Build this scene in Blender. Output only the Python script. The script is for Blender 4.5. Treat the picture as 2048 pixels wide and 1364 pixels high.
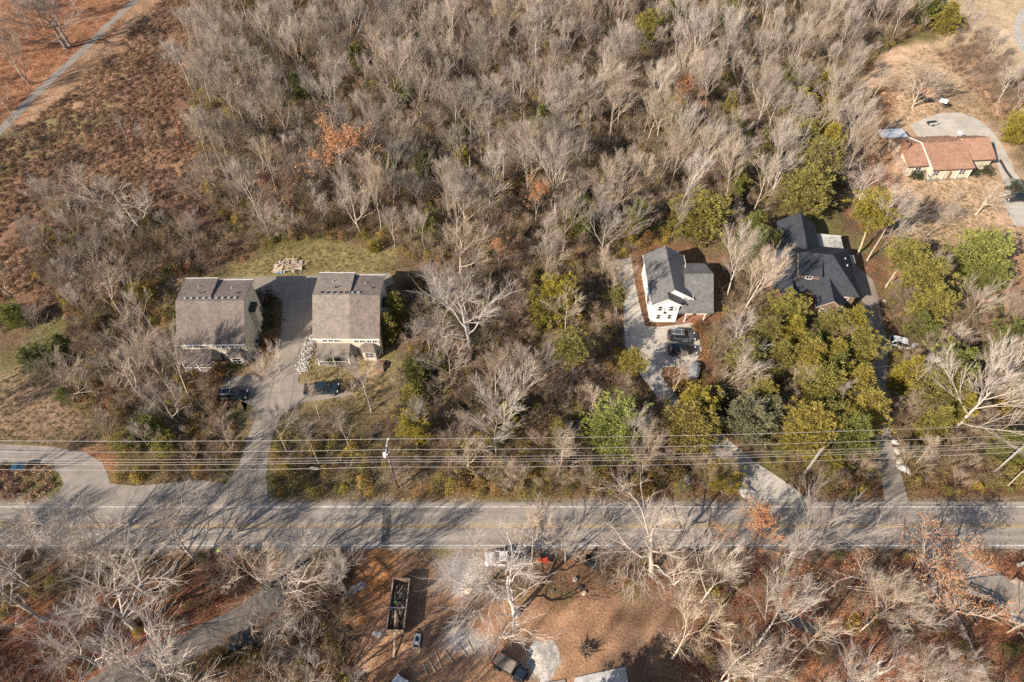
import bpy, bmesh, math, random
import numpy as np
from mathutils import Vector, Matrix

R = math.radians
for o in list(bpy.data.objects): bpy.data.objects.remove(o)
SC = bpy.context.scene
COL = SC.collection
random.seed(7)

# ---------------------------------------------------------------- camera, sky, sun
CAM_H, PITCH, FOC = 95.0, 51.0, 1365.0
cam_d = bpy.data.cameras.new('camera'); cam = bpy.data.objects.new('camera', cam_d); COL.objects.link(cam)
cam.location = (0, 0, CAM_H); cam.rotation_euler = (R(90 - PITCH), 0, 0)
cam_d.sensor_width = 36; cam_d.lens = FOC / 2048 * 36; cam_d.clip_end = 9000; cam_d.clip_start = 0.5
SC.camera = cam
w = bpy.data.worlds.new('World'); SC.world = w; w.use_nodes = True
nt = w.node_tree; nt.nodes.clear()
sky = nt.nodes.new('ShaderNodeTexSky'); sky.sky_type = 'NISHITA'; sky.sun_disc = False
SUN_EL, SUN_AZ = 32.0, 40.0        # shadows fall towards SUN_AZ, measured from +X to +Y
sky.sun_elevation = R(SUN_EL); sky.sun_rotation = R(230); sky.air_density = 1.0; sky.dust_density = 1.0
bg = nt.nodes.new('ShaderNodeBackground'); bg.inputs[1].default_value = 0.080
wo = nt.nodes.new('ShaderNodeOutputWorld')
nt.links.new(sky.outputs[0], bg.inputs[0]); nt.links.new(bg.outputs[0], wo.inputs[0])
sd = bpy.data.lights.new('sun', 'SUN'); so = bpy.data.objects.new('sun', sd); COL.objects.link(so)
sd.energy = 5.0; sd.angle = R(0.5); sd.color = (1.0, 0.885, 0.745)
ce = math.cos(R(SUN_EL))
sdir = Vector((ce * math.cos(R(SUN_AZ)), ce * math.sin(R(SUN_AZ)), -math.sin(R(SUN_EL))))
so.rotation_euler = sdir.to_track_quat('-Z', 'Y').to_euler(); so.location = (-60, -40, 90)
SC.view_settings.view_transform = 'Standard'; SC.view_settings.look = 'None'
SC.view_settings.exposure = 0.70; SC.view_settings.gamma = 1.0; SC.view_settings.use_curve_mapping = False
SC.render.engine = 'CYCLES'; SC.cycles.max_bounces = 5; SC.cycles.diffuse_bounces = 3
SC.cycles.glossy_bounces = 2; SC.cycles.transmission_bounces = 2; SC.cycles.use_denoising = False
try: SC.cycles.use_adaptive_sampling = True
except Exception: pass

# ---------------------------------------------------------------- surveying helper: bearings -> ground
SP, CP = math.sin(R(PITCH)), math.cos(R(PITCH))
def G(u, v, z=0.0):
    x = (u - 1024) / FOC; y = -(v - 682) / FOC
    den = SP - y * CP
    return (x / den * (CAM_H - z), (CP + y * SP) / den * (CAM_H - z))
def PX(X, Y, z=0.0):
    k = CAM_H - z
    # forward = (0,CP,-SP), up=(0,SP,CP)
    f = Y * CP + k * SP; up = Y * SP - k * CP
    return (1024 + X / f * FOC, 682 - up / f * FOC, FOC / f)
def GP(pts, z=0.0): return [G(u, v, z) for u, v in pts]

# ---------------------------------------------------------------- materials
MATS = {}
def mat(name, col, rough=0.85, n1=None, amt=0.25, n2=None, amt2=0.2, spec=0.3, metal=0.0, bump=0.0, bscale=20.0,
        tint=False, rand=None, trans=0.0, attr=None, cell=None, emis=None, coat=0.0):
    """col base colour; n1/n2 noise scales (per metre) modulating value; tint: object colour multiplies; rand: list of colours picked per instance"""
    m = bpy.data.materials.new(name); m.use_nodes = True; N = m.node_tree.nodes; L = m.node_tree.links
    b = N['Principled BSDF']
    b.inputs['Roughness'].default_value = rough; b.inputs['Metallic'].default_value = metal
    b.inputs['Specular IOR Level'].default_value = spec
    if coat: b.inputs['Coat Weight'].default_value = coat; b.inputs['Coat Roughness'].default_value = 0.05
    if attr:
        a = N.new('ShaderNodeAttribute'); a.attribute_name = attr; cur = a.outputs['Color']
    elif rand:
        oi = N.new('ShaderNodeObjectInfo'); rp = N.new('ShaderNodeValToRGB'); rp.color_ramp.interpolation = 'LINEAR'
        els = rp.color_ramp.elements
        for i, c in enumerate(rand):
            p = i / (len(rand) - 1)
            e = els[i] if i < 2 else els.new(p)
            e.position = p; e.color = (*c, 1)
        L.new(oi.outputs['Random'], rp.inputs[0]); cur = rp.outputs[0]
    else:
        c = N.new('ShaderNodeRGB'); c.outputs[0].default_value = (*col, 1); cur = c.outputs[0]
    if tint:
        oi = N.new('ShaderNodeObjectInfo'); mx = N.new('ShaderNodeMix'); mx.data_type = 'RGBA'; mx.blend_type = 'MULTIPLY'
        mx.inputs[0].default_value = 1; L.new(cur, mx.inputs[6]); L.new(oi.outputs['Color'], mx.inputs[7]); cur = mx.outputs[2]
    tc = N.new('ShaderNodeTexCoord'); geo = N.new('ShaderNodeNewGeometry')
    def mul(cur, fac_out, lo, hi):
        mr = N.new('ShaderNodeMapRange'); mr.inputs[3].default_value = lo; mr.inputs[4].default_value = hi
        L.new(fac_out, mr.inputs[0])
        hs = N.new('ShaderNodeVectorMath'); hs.operation = 'SCALE'; L.new(cur, hs.inputs[0]); L.new(mr.outputs[0], hs.inputs['Scale'])
        return hs.outputs[0]
    for sc, am, det in ((n1, amt, 5), (n2, amt2, 3)):
        if sc:
            n = N.new('ShaderNodeTexNoise'); n.inputs['Scale'].default_value = sc; n.inputs['Detail'].default_value = det
            n.inputs['Roughness'].default_value = 0.65
            L.new(geo.outputs['Position'], n.inputs['Vector'])
            cr = N.new('ShaderNodeMapRange'); cr.inputs[1].default_value = 0.3; cr.inputs[2].default_value = 0.7
            L.new(n.outputs[0], cr.inputs[0]); cur = mul(cur, cr.outputs[0], 1 - am, 1 + am)
    if cell:
        vn = N.new('ShaderNodeTexVoronoi'); vn.inputs['Scale'].default_value = cell[0]
        L.new(geo.outputs['Position'], vn.inputs['Vector'])
        sp = N.new('ShaderNodeSeparateColor'); L.new(vn.outputs['Color'], sp.inputs[0])
        if attr:
            mm = N.new('ShaderNodeMath'); mm.operation = 'MULTIPLY_ADD'; sb = N.new('ShaderNodeMath'); sb.operation = 'SUBTRACT'; sb.inputs[1].default_value = .5
            L.new(sp.outputs[0], sb.inputs[0]); L.new(sb.outputs[0], mm.inputs[0]); L.new(a.outputs['Alpha'], mm.inputs[1]); mm.inputs[2].default_value = .5
            cur = mul(cur, mm.outputs[0], 1 - cell[1], 1 + cell[1])
        else: cur = mul(cur, sp.outputs[0], 1 - cell[1], 1 + cell[1])
    L.new(cur, b.inputs['Base Color'])
    if bump:
        n = N.new('ShaderNodeTexNoise'); n.inputs['Scale'].default_value = bscale; n.inputs['Detail'].default_value = 4
        L.new(geo.outputs['Position'], n.inputs['Vector'])
        bp = N.new('ShaderNodeBump'); bp.inputs['Strength'].default_value = 1.0; bp.inputs['Distance'].default_value = bump
        L.new(n.outputs[0], bp.inputs['Height']); L.new(bp.outputs[0], b.inputs['Normal'])
    if trans:
        tr = N.new('ShaderNodeBsdfTranslucent'); ms = N.new('ShaderNodeMixShader'); ms.inputs[0].default_value = trans
        L.new(cur, tr.inputs[0]); L.new(b.outputs[0], ms.inputs[1]); L.new(tr.outputs[0], ms.inputs[2])
        L.new(ms.outputs[0], N['Material Output'].inputs[0])
    if emis:
        b.inputs['Emission Color'].default_value = (*emis, 1); b.inputs['Emission Strength'].default_value = 1
    MATS[name] = m
    return m

def shingle(name, col, row=0.3):
    """asphalt shingle: courses as fine bands by height/normal plus grain"""
    m = mat(name, col, 0.92, n1=0.45, amt=0.16, n2=9, amt2=0.16, cell=(2.6, 0.17), bump=0.01, bscale=30)
    return m

mat('ground', (0.2, 0.13, 0.08), 0.97, n1=0.35, amt=0.25, n2=3.4, amt2=0.36, spec=0.05, bump=0.10, bscale=3.2, attr='soil', cell=(6.0, 0.42))
mat('asphalt', (0.295, 0.258, 0.222), 0.93, n1=0.22, amt=0.2, n2=14, amt2=0.14, bump=0.004, bscale=60)
def road_wear(m):
    N, L = m.node_tree.nodes, m.node_tree.links; b = N['Principled BSDF']; src = b.inputs['Base Color'].links[0].from_socket
    geo = N.new('ShaderNodeNewGeometry'); mp = N.new('ShaderNodeVectorMath'); mp.operation = 'MULTIPLY'; mp.inputs[1].default_value = (0.03, 1.1, 1); L.new(geo.outputs['Position'], mp.inputs[0])
    n = N.new('ShaderNodeTexNoise'); n.inputs['Scale'].default_value = 1; n.inputs['Detail'].default_value = 4; L.new(mp.outputs[0], n.inputs['Vector'])
    r = N.new('ShaderNodeMapRange'); r.inputs[1].default_value = .35; r.inputs[2].default_value = .65; r.inputs[3].default_value = .80; r.inputs[4].default_value = 1.16; L.new(n.outputs[0], r.inputs[0])
    v = N.new('ShaderNodeTexVoronoi'); v.feature = 'DISTANCE_TO_EDGE'; v.inputs['Scale'].default_value = .22; n2 = N.new('ShaderNodeTexNoise'); n2.inputs['Scale'].default_value = .8; L.new(geo.outputs['Position'], n2.inputs['Vector'])
    ad = N.new('ShaderNodeVectorMath'); ad.operation = 'MULTIPLY_ADD'; ad.inputs[1].default_value = (3, 3, 3); L.new(n2.outputs['Color'], ad.inputs[0]); L.new(geo.outputs['Position'], ad.inputs[2]); L.new(ad.outputs[0], v.inputs['Vector'])
    r2 = N.new('ShaderNodeMapRange'); r2.inputs[1].default_value = 0; r2.inputs[2].default_value = .014; r2.inputs[3].default_value = .72; r2.inputs[4].default_value = 1; L.new(v.outputs['Distance'], r2.inputs[0])
    mu = N.new('ShaderNodeMath'); mu.operation = 'MULTIPLY'; L.new(r.outputs[0], mu.inputs[0]); L.new(r2.outputs[0], mu.inputs[1])
    s = N.new('ShaderNodeVectorMath'); s.operation = 'SCALE'; L.new(src, s.inputs[0]); L.new(mu.outputs[0], s.inputs['Scale']); L.new(s.outputs[0], b.inputs['Base Color'])
road_wear(MATS['asphalt'])
mat('asphalt_patch', (0.125, 0.115, 0.107), 0.93, n1=0.4, amt=0.10, n2=14, amt2=0.12)
mat('worn_asphalt', (0.275, 0.242, 0.21), 0.95, n1=0.4, amt=0.28, n2=9, amt2=0.18)
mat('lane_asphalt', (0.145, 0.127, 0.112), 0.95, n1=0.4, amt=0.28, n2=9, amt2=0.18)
mat('white_paint', (0.54, 0.52, 0.48), 0.8, n1=1.5, amt=0.42, n2=7, amt2=0.35)
mat('yellow_paint', (0.46, 0.29, 0.10), 0.8, n1=1.5, amt=0.42, n2=7, amt2=0.35)
mat('concrete', (0.42, 0.37, 0.31), 0.92, n1=0.5, amt=0.14, n2=10, amt2=0.10, bump=0.004, bscale=40, rand=[(0.23, 0.20, 0.17), (0.29, 0.25, 0.21), (0.26, 0.225, 0.19)])
mat('pale_concrete', (0.5, 0.47, 0.42), 0.92, n1=0.5, amt=0.16, n2=10, amt2=0.12, rand=[(0.43, 0.39, 0.335), (0.50, 0.455, 0.39), (0.46, 0.42, 0.36)])
mat('drive_asphalt', (0.12, 0.11, 0.10), 0.93, n1=0.5, amt=0.14, n2=10, amt2=0.10, rand=[(0.25, 0.215, 0.185), (0.29, 0.25, 0.215)])
mat('gravel', (0.42, 0.39, 0.35), 0.95, n1=1.2, amt=0.25, n2=8, amt2=0.4, cell=(9, 0.35))
mat('bark', (0.46, 0.40, 0.345), 0.9, n1=2.5, amt=0.30, tint=True, spec=0.1)
mat('twigs', (0.435, 0.368, 0.310), 0.9, tint=True, n1=0.5, amt=0.12, spec=0.1)
mat('dark_bark', (0.17, 0.125, 0.095), 0.9, n1=3, amt=0.3, spec=0.1)
mat('cedar_leaf', (0.27, 0.238, 0.066), 0.75, tint=True, n1=0.9, amt=0.38, n2=5, amt2=0.3, trans=0.22, spec=0.2)
mat('orange_leaf', (0.52, 0.265, 0.135), 0.8, n1=1.5, amt=0.3, n2=9, amt2=0.35, trans=0.25)
mat('brush_twigs', (0.2, 0.14, 0.1), 0.92, n1=0.6, amt=0.3, spec=0.05, rand=[(0.20, 0.135, 0.09), (0.33, 0.25, 0.19), (0.24, 0.17, 0.12), (0.15, 0.10, 0.065), (0.30, 0.24, 0.17)])
mat('under_leaf', (0.1, 0.1, 0.04), 0.85, n1=2.0, amt=0.35, trans=0.2, spec=0.1,
    rand=[(0.20, 0.17, 0.06), (0.28, 0.235, 0.07), (0.26, 0.145, 0.065), (0.15, 0.15, 0.05), (0.42, 0.32, 0.06), (0.32, 0.18, 0.08), (0.19, 0.19, 0.055)])
mat('field_weed', (0.2, 0.11, 0.07), 0.92, n1=0.12, amt=0.5, n2=0.5, amt2=0.3, trans=0.1, spec=0.05,
    rand=[(0.25, 0.155, 0.10), (0.35, 0.225, 0.15), (0.20, 0.12, 0.078), (0.48, 0.335, 0.23), (0.31, 0.195, 0.125)])
mat('dead_leaf', (0.3, 0.13, 0.07), 0.9, n1=2, amt=0.4, spec=0.05, rand=[(0.33, 0.145, 0.075), (0.25, 0.105, 0.06), (0.40, 0.20, 0.11)])
mat('grass_tuft', (0.2, 0.16, 0.08), 0.92, spec=0.05, n1=0.5, amt=0.3, rand=[(0.24, 0.185, 0.09), (0.30, 0.23, 0.13), (0.17, 0.15, 0.055)])
shingle('brown_shingle', (0.172, 0.140, 0.120)); shingle('tan_shingle', (0.235, 0.20, 0.165))
shingle('grey_shingle', (0.150, 0.147, 0.143)); shingle('dark_shingle', (0.046, 0.050, 0.060)); shingle('red_shingle', (0.36, 0.205, 0.138))
mat('cream_siding', (0.62, 0.54, 0.42), 0.8, n1=0.8, amt=0.08)
mat('beige_siding', (0.60, 0.54, 0.42), 0.8, n1=0.8, amt=0.10)
mat('white_siding', (0.78, 0.77, 0.75), 0.75, n1=0.8, amt=0.05)
mat('stone_wall', (0.36, 0.27, 0.21), 0.9, n1=1.2, amt=0.2, cell=(4, 0.35), bump=0.02, bscale=6)
mat('brick', (0.30, 0.155, 0.105), 0.9, n1=1.5, amt=0.2, cell=(7, 0.22))
mat('brown_siding', (0.20, 0.135, 0.095), 0.85, n1=1.2, amt=0.2, cell=(5, 0.2))
mat('trim', (0.74, 0.71, 0.66), 0.6); mat('dark_trim', (0.05, 0.045, 0.045), 0.6)
mat('glass_dark', (0.03, 0.035, 0.045), 0.08, spec=0.6); mat('blind', (0.45, 0.45, 0.43), 0.25, spec=0.6, n1=2, amt=0.2)
mat('metal_sheet', (0.60, 0.64, 0.67), 0.5, metal=0.2, n1=0.8, amt=0.06); mat('vent_metal', (0.6, 0.6, 0.6), 0.4, metal=0.5)
mat('deck_wood', (0.32, 0.20, 0.12), 0.85, n1=2, amt=0.25); mat('timber', (0.50, 0.40, 0.29), 0.85, n1=3, amt=0.3)
mat('grey_wood', (0.37, 0.31, 0.26), 0.9, n1=3, amt=0.35); mat('pole_wood', (0.28, 0.225, 0.18), 0.9, n1=3, amt=0.3)
mat('dark_pole_wood', (0.10, 0.06, 0.045), 0.9, n1=3, amt=0.3)
mat('rust_wood', (0.22, 0.085, 0.05), 0.9, n1=3, amt=0.3)
mat('wire', (0.55, 0.50, 0.45), 0.35, metal=0.4); mat('insulator', (0.8, 0.8, 0.8), 0.3); mat('galv', (0.62, 0.63, 0.64), 0.45, metal=0.3)
mat('rock', (0.42, 0.37, 0.31), 0.95, n1=1.4, amt=0.3, n2=7, amt2=0.2, bump=0.04, bscale=4); mat('pale_rock', (0.44, 0.42, 0.385), 0.95, n1=1.4, amt=0.25, n2=7, amt2=0.2, bump=0.04, bscale=4)
for nme, c in (('paint_black', (0.012, 0.014, 0.018)), ('paint_navy', (0.016, 0.026, 0.040)), ('paint_silver', (0.60, 0.61, 0.63)), ('paint_white', (0.68, 0.68, 0.68)),
               ('paint_grey', (0.07, 0.075, 0.085)), ('paint_red', (0.5, 0.06, 0.03)), ('paint_orange', (0.50, 0.11, 0.03)), ('paint_teal', (0.012, 0.024, 0.03)), ('paint_blue', (0.03, 0.16, 0.42))):
    mat(nme, c, 0.32, spec=0.5, coat=0.5, n1=1.5, amt=0.06)
mat('rubber', (0.018, 0.018, 0.018), 0.85); mat('rim', (0.35, 0.35, 0.36), 0.35, metal=0.7)
mat('car_glass', (0.015, 0.018, 0.022), 0.06, spec=0.7, coat=0.3); mat('red_lens', (0.45, 0.01, 0.01), 0.2); mat('clear_lens', (0.8, 0.8, 0.78), 0.15)
mat('canvas_top', (0.27, 0.215, 0.175), 0.85, n1=3, amt=0.1); mat('canvas_rib', (0.05, 0.045, 0.042), 0.9)
mat('plastic_black', (0.03, 0.03, 0.03), 0.6); mat('lime_cloth', (0.50, 0.80, 0.06), 0.85); mat('dark_cloth', (0.03, 0.035, 0.045), 0.9)
mat('skin', (0.50, 0.30, 0.21), 0.6); mat('blue_plastic', (0.03, 0.14, 0.42), 0.5); mat('green_helmet', (0.16, 0.62, 0.16), 0.4); mat('hair', (0.05, 0.03, 0.02), 0.8)
mat('stained_slab', (0.42, 0.41, 0.39), 0.9, n1=0.6, amt=0.35, n2=4, amt2=0.3)
mat('tarp', (0.20, 0.205, 0.225), 0.6, n1=1.5, amt=0.25, bump=0.08, bscale=2.5); mat('blue_tarp', (0.014, 0.06, 0.115), 0.6, n1=2, amt=0.35, bump=0.06, bscale=4)
mat('shrub_leaf', (0.075, 0.095, 0.028), 0.8, tint=True, n1=3, amt=0.35, trans=0.15); mat('bin_label', (0.8, 0.85, 0.88), 0.5)
mat('rusty_steel', (0.25, 0.15, 0.10), 0.8, n1=2, amt=0.35); mat('weathered_board', (0.45, 0.33, 0.21), 0.9, n1=3, amt=0.35)
mat('chip_pale', (0.42, 0.385, 0.345), 0.95, n1=1.1, amt=0.3, n2=6, amt2=0.3, cell=(7, 0.25))

# ---------------------------------------------------------------- object helpers
def tag(o, label=None, cat=None, group=None, kind=None):
    if label: o['label'] = label
    if cat: o['category'] = cat
    if group: o['group'] = group
    if kind: o['kind'] = kind
    return o
def mesh_from(name, V, F, mats, fm=None, smooth=False):
    me = bpy.data.meshes.new(name); me.from_pydata([tuple(v) for v in V], [], F)
    for m in (mats if isinstance(mats, (list, tuple)) else [mats]): me.materials.append(MATS[m])
    if fm: me.polygons.foreach_set('material_index', fm)
    if smooth: me.polygons.foreach_set('use_smooth', [True] * len(me.polygons))
    me.update(); return me
def link(name, me, parent=None, loc=(0, 0, 0), rz=0.0):
    o = bpy.data.objects.new(name, me); COL.objects.link(o); o.location = loc; o.rotation_euler = (0, 0, rz)
    if parent is not None: o.parent = parent
    return o
def thing(name, loc, rz, label, cat, group=None):
    o = link(name, None, None, loc, rz); o.empty_display_size = 0.3
    return tag(o, label, cat, group)

class MB:
    """collects boxes, bars, tubes and polygons into one mesh"""
    def __init__(s): s.V = []; s.F = []; s.M = []; s.mi = 0
    def add(s, V, F):
        b = len(s.V); s.V += [tuple(v) for v in V]; s.F += [tuple(i + b for i in f) for f in F]; s.M += [s.mi] * len(F); return s
    def box(s, x0, x1, y0, y1, z0, z1, rot=None, piv=None):
        V = [(x, y, z) for x in (x0, x1) for y in (y0, y1) for z in (z0, z1)]
        if rot is not None:
            V = [tuple(rot @ (Vector(v) - Vector(piv)) + Vector(piv)) for v in V]
        return s.add(V, [(0, 1, 3, 2), (4, 6, 7, 5), (0, 4, 5, 1), (2, 3, 7, 6), (0, 2, 6, 4), (1, 5, 7, 3)])
    def bar(s, a, b, w=0.1, h=None):
        a = Vector(a); b = Vector(b); h = h or w; d = (b - a).normalized()
        up = Vector((0, 0, 1)) if abs(d.z) < 0.95 else Vector((1, 0, 0))
        x = d.cross(up).normalized() * w / 2; y = x.cross(d).normalized() * h / 2
        V = [p + i * x + j * y for p in (a, b) for i, j in ((-1, -1), (1, -1), (1, 1), (-1, 1))]
        return s.add(V, [(3, 2, 1, 0), (4, 5, 6, 7), (0, 1, 5, 4), (1, 2, 6, 5), (2, 3, 7, 6), (3, 0, 4, 7)])
    def tube(s, pts, rad, n=6, cap=True):
        pts = [Vector(p) for p in pts]; k = len(pts); V = []; F = []
        for i, p in enumerate(pts):
            d = (pts[min(i + 1, k - 1)] - pts[max(i - 1, 0)]).normalized()
            up = Vector((0, 0, 1)) if abs(d.z) < 0.9 else Vector((1, 0, 0))
            x = d.cross(up).normalized(); y = d.cross(x)
            for j in range(n):
                a = 2 * math.pi * j / n; V.append(p + (x * math.cos(a) + y * math.sin(a)) * rad[i])
        for i in range(k - 1):
            for j in range(n):
                j2 = (j + 1) % n; F.append((i * n + j, i * n + j2, (i + 1) * n + j2, (i + 1) * n + j))
        if cap: F.append(tuple(reversed(range(n)))); F.append(tuple((k - 1) * n + j for j in range(n)))
        return s.add(V, F)
    def cyl(s, c, r, h, n=12, r2=None, axis='z'):
        r2 = r if r2 is None else r2; c = Vector(c)
        e = {'z': Vector((0, 0, h)), 'y': Vector((0, h, 0)), 'x': Vector((h, 0, 0))}[axis]
        return s.tube([c, c + e], [r, r2], n)
    def prism(s, poly, z0, z1):
        n = len(poly); V = [(x, y, z0) for x, y in poly] + [(x, y, z1) for x, y in poly]
        return s.add(V, [tuple(reversed(range(n))), tuple(range(n, 2 * n))] + [(i, (i + 1) % n, n + (i + 1) % n, n + i) for i in range(n)])
    def slab(s, P, t):
        """planar polygon P (3D, top face) thickened downward by t"""
        n = len(P); V = [tuple(p) for p in P] + [(p[0], p[1], p[2] - t) for p in P]
        return s.add(V, [tuple(range(n)), tuple(reversed(range(n, 2 * n)))] + [((i + 1) % n, i, n + i, n + (i + 1) % n) for i in range(n)])
    def loft(s, secs, cap=True):
        n = len(secs[0]); V = [p for q in secs for p in q]; F = []
        for i in range(len(secs) - 1):
            for j in range(n):
                j2 = (j + 1) % n; F.append((i * n + j, (i + 1) * n + j, (i + 1) * n + j2, i * n + j2))
        if cap: F.append(tuple(range(n))); F.append(tuple(reversed(range((len(secs) - 1) * n, len(secs) * n))))
        return s.add(V, F)
    def ball(s, c, rx, ry=None, rz=None, n=10, m=6, z0=-1.0, jit=0.0):
        ry = ry or rx; rz = rz or rx; secs = []
        for i in range(m + 1):
            ph = math.asin(z0) + (math.pi / 2 - math.asin(z0)) * i / m; rr = max(math.cos(ph), 0.02)
            secs.append([(c[0] + rx * rr * math.cos(2 * math.pi * j / n) * (1 + random.uniform(-jit, jit)), c[1] + ry * rr * math.sin(2 * math.pi * j / n) * (1 + random.uniform(-jit, jit)), c[2] + rz * math.sin(ph) * (1 + random.uniform(-jit, jit))) for j in range(n)])
        return s.loft([list(reversed(q)) for q in secs])
    def mesh(s, name, mats, smooth=False): return mesh_from(name, s.V, s.F, mats, s.M if isinstance(mats, (list, tuple)) and len(mats) > 1 else None, smooth)
    def build(s, name, mats, parent=None, loc=(0, 0, 0), rz=0.0, smooth=False):
        return link(name, s.mesh(name, mats, smooth), parent, loc, rz)

# ---------------------------------------------------------------- polygons on the ground
def inpoly(X, Y, poly):
    ins = np.zeros(X.shape, bool); n = len(poly)
    for i in range(n):
        x0, y0 = poly[i]; x1, y1 = poly[(i + 1) % n]
        if y0 == y1: continue
        c = ((y0 > Y) != (y1 > Y)) & (X < (x1 - x0) * (Y - y0) / (y1 - y0) + x0)
        ins ^= c
    return ins
def sdist(X, Y, poly):
    """signed distance, negative inside"""
    d = np.full(X.shape, 1e9); n = len(poly)
    for i in range(n):
        x0, y0 = poly[i]; x1, y1 = poly[(i + 1) % n]; dx, dy = x1 - x0, y1 - y0; l2 = dx * dx + dy * dy + 1e-9
        t = np.clip(((X - x0) * dx + (Y - y0) * dy) / l2, 0, 1)
        d = np.minimum(d, np.hypot(X - x0 - t * dx, Y - y0 - t * dy))
    return np.where(inpoly(X, Y, poly), -d, d)
def pnoise(X, Y, s, seed):
    """cheap smooth value noise"""
    rng = np.random.RandomState(seed); T = rng.rand(256, 256)
    x = X / s + 1000.0; y = Y / s + 1000.0; xi = np.floor(x).astype(int); yi = np.floor(y).astype(int); fx = x - xi; fy = y - yi
    fx = fx * fx * (3 - 2 * fx); fy = fy * fy * (3 - 2 * fy)
    g = lambda a, b: T[a % 256, b % 256]
    return (g(xi, yi) * (1 - fx) + g(xi + 1, yi) * fx) * (1 - fy) + (g(xi, yi + 1) * (1 - fx) + g(xi + 1, yi + 1) * fx) * fy
def ribbon(pts, wd):
    pts = [Vector(p) for p in pts]; Lf, Rt = [], []
    for i, p in enumerate(pts):
        d = (pts[min(i + 1, len(pts) - 1)] - pts[max(i - 1, 0)]).normalized(); nn = Vector((-d.y, d.x)) * wd / 2
        Lf.append(tuple(p + nn)); Rt.append(tuple(p - nn))
    return Lf + Rt[::-1]
def smooth_line(pts, k=6):
    out = []
    for i in range(len(pts) - 1):
        p0 = pts[max(i - 1, 0)]; p1 = pts[i]; p2 = pts[i + 1]; p3 = pts[min(i + 2, len(pts) - 1)]
        for j in range(k):
            t = j / k
            out.append(tuple(0.5 * (2 * p1[c] + (p2[c] - p0[c]) * t + (2 * p0[c] - 5 * p1[c] + 4 * p2[c] - p3[c]) * t * t + (3 * p1[c] - p0[c] - 3 * p2[c] + p3[c]) * t ** 3) for c in (0, 1)))
    out.append(tuple(pts[-1])); return out

ROAD_A = 0.0
road = [(-400, G(0, 1006)[1]), (-400, G(0, 1099)[1]), (400, G(2048, 1096)[1] ), (400, G(2048, 1002)[1] )]
side_road = GP([(-150, 872), (0, 888), (100, 893), (170, 905), (205, 925), (216, 950), (222, 972), (240, 1008), (60, 1008), (112, 994), (128, 968), (118, 946), (90, 928), (50, 922), (0, 925), (-150, 915)])
apron = GP([(218, 966), (270, 972), (340, 966), (400, 960), (450, 968), (435, 1008), (235, 1008)])
drive_a = GP([(415, 1008), (452, 968), (478, 930), (492, 885), (512, 835), (505, 812), (480, 800), (445, 788), (446, 756), (500, 750), (524, 757), (548, 715), (560, 680), (563, 645), (566, 605), (560, 596), (530, 592), (505, 575), (440, 572), (436, 556), (780, 546), (790, 566), (772, 575), (640, 590), (628, 605), (626, 650), (612, 690), (600, 738), (596, 764), (625, 776), (690, 764), (712, 770), (706, 790), (640, 800), (600, 806), (562, 832), (546, 870), (537, 910), (532, 950), (537, 1008)])
drive_b_low = GP([(1500, 1008), (1482, 960), (1430, 908), (1380, 858), (1335, 818), (1300, 775), (1266, 728), (1250, 690), (1246, 600), (1228, 520), (1262, 516), (1275, 592), (1290, 652), (1320, 654), (1388, 645), (1404, 700), (1388, 728), (1325, 735), (1322, 752), (1357, 795), (1410, 840), (1462, 884), (1510, 924), (1580, 970), (1625, 1008)])
drive_c = GP([(1770, 1008), (1762, 950), (1750, 890), (1745, 830), (1738, 760), (1738, 700), (1732, 650), (1722, 590), (1700, 545), (1690, 520), (1712, 530), (1745, 560), (1758, 600), (1764, 650), (1778, 690), (1770, 760), (1780, 830), (1784, 890), (1800, 940), (1818, 1008)])
drive_d = GP([(1838, 275), (1820, 250), (1850, 236), (1880, 227), (1920, 225), (1958, 240), (1990, 268), (2010, 300), (2030, 345), (2062, 385), (2110, 440), (2110, 470), (2048, 452), (2030, 452), (2004, 402), (2012, 372), (1992, 325), (1975, 276)])
lane = ribbon(smooth_line(GP([(598, 1094), (590, 1125), (560, 1175), (505, 1225), (440, 1262), (350, 1302), (250, 1350), (150, 1410), (20, 1500)])), 3.9)
right_lane = ribbon(smooth_line(GP([(1850, 1092), (1905, 1125), (1960, 1158), (2030, 1200), (2120, 1260), (2250, 1340)])), 5.0)
foot_path = ribbon(smooth_line(GP([(1556, 1222), (1590, 1243), (1635, 1262), (1680, 1290)])), 1.5)
park_path = ribbon(smooth_line(GP([(310, -30), (262, 8), (215, 52), (165, 102), (118, 145), (60, 200), (0, 262), (-70, 330)])), 2.5)
gravel_ring = ribbon(smooth_line(GP([(2090, 0), (2052, 20), (2036, 50), (2040, 85), (2062, 112), (2110, 125)])), 2.2)
PAVED = [road, side_road, apron, drive_a, drive_b_low, drive_c, drive_d, lane, right_lane, foot_path, park_path, gravel_ring]

# ---------------------------------------------------------------- the ground: one sheet to the horizon
def axis(lo, hi, st, far):
    c = list(np.arange(lo, hi + 0.01, st)); a = []; s = st; x = lo
    while x > -far: s *= 1.35; x -= s; a.append(x)
    b = []; s = st; x = hi
    while x < far: s *= 1.35; x += s; b.append(x)
    return np.array(a[::-1] + c + b)
xs = axis(-170, 185, 0.9, 5000); ys = axis(8, 225, 0.9, 5000)
GX, GY = np.meshgrid(xs, ys); shp = GX.shape; fx, fy = GX.ravel(), GY.ravel()
n_big = pnoise(fx, fy, 9, 1); n_mid = pnoise(fx, fy, 3.2, 2); n_fin = pnoise(fx, fy, 1.3, 3)
wob = (n_mid - 0.5) * 3.0 + (n_fin - 0.5) * 1.2
soil = np.zeros((fx.size, 4)); soil[:] = (0.15, 0.102, 0.062, 1.0)
green = np.clip((pnoise(fx, fy, 6, 5) - 0.45) * 4, 0, 1)[:, None]
soil = soil * (1 - green) + np.array((0.14, 0.125, 0.052, 1.0)) * green
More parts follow.
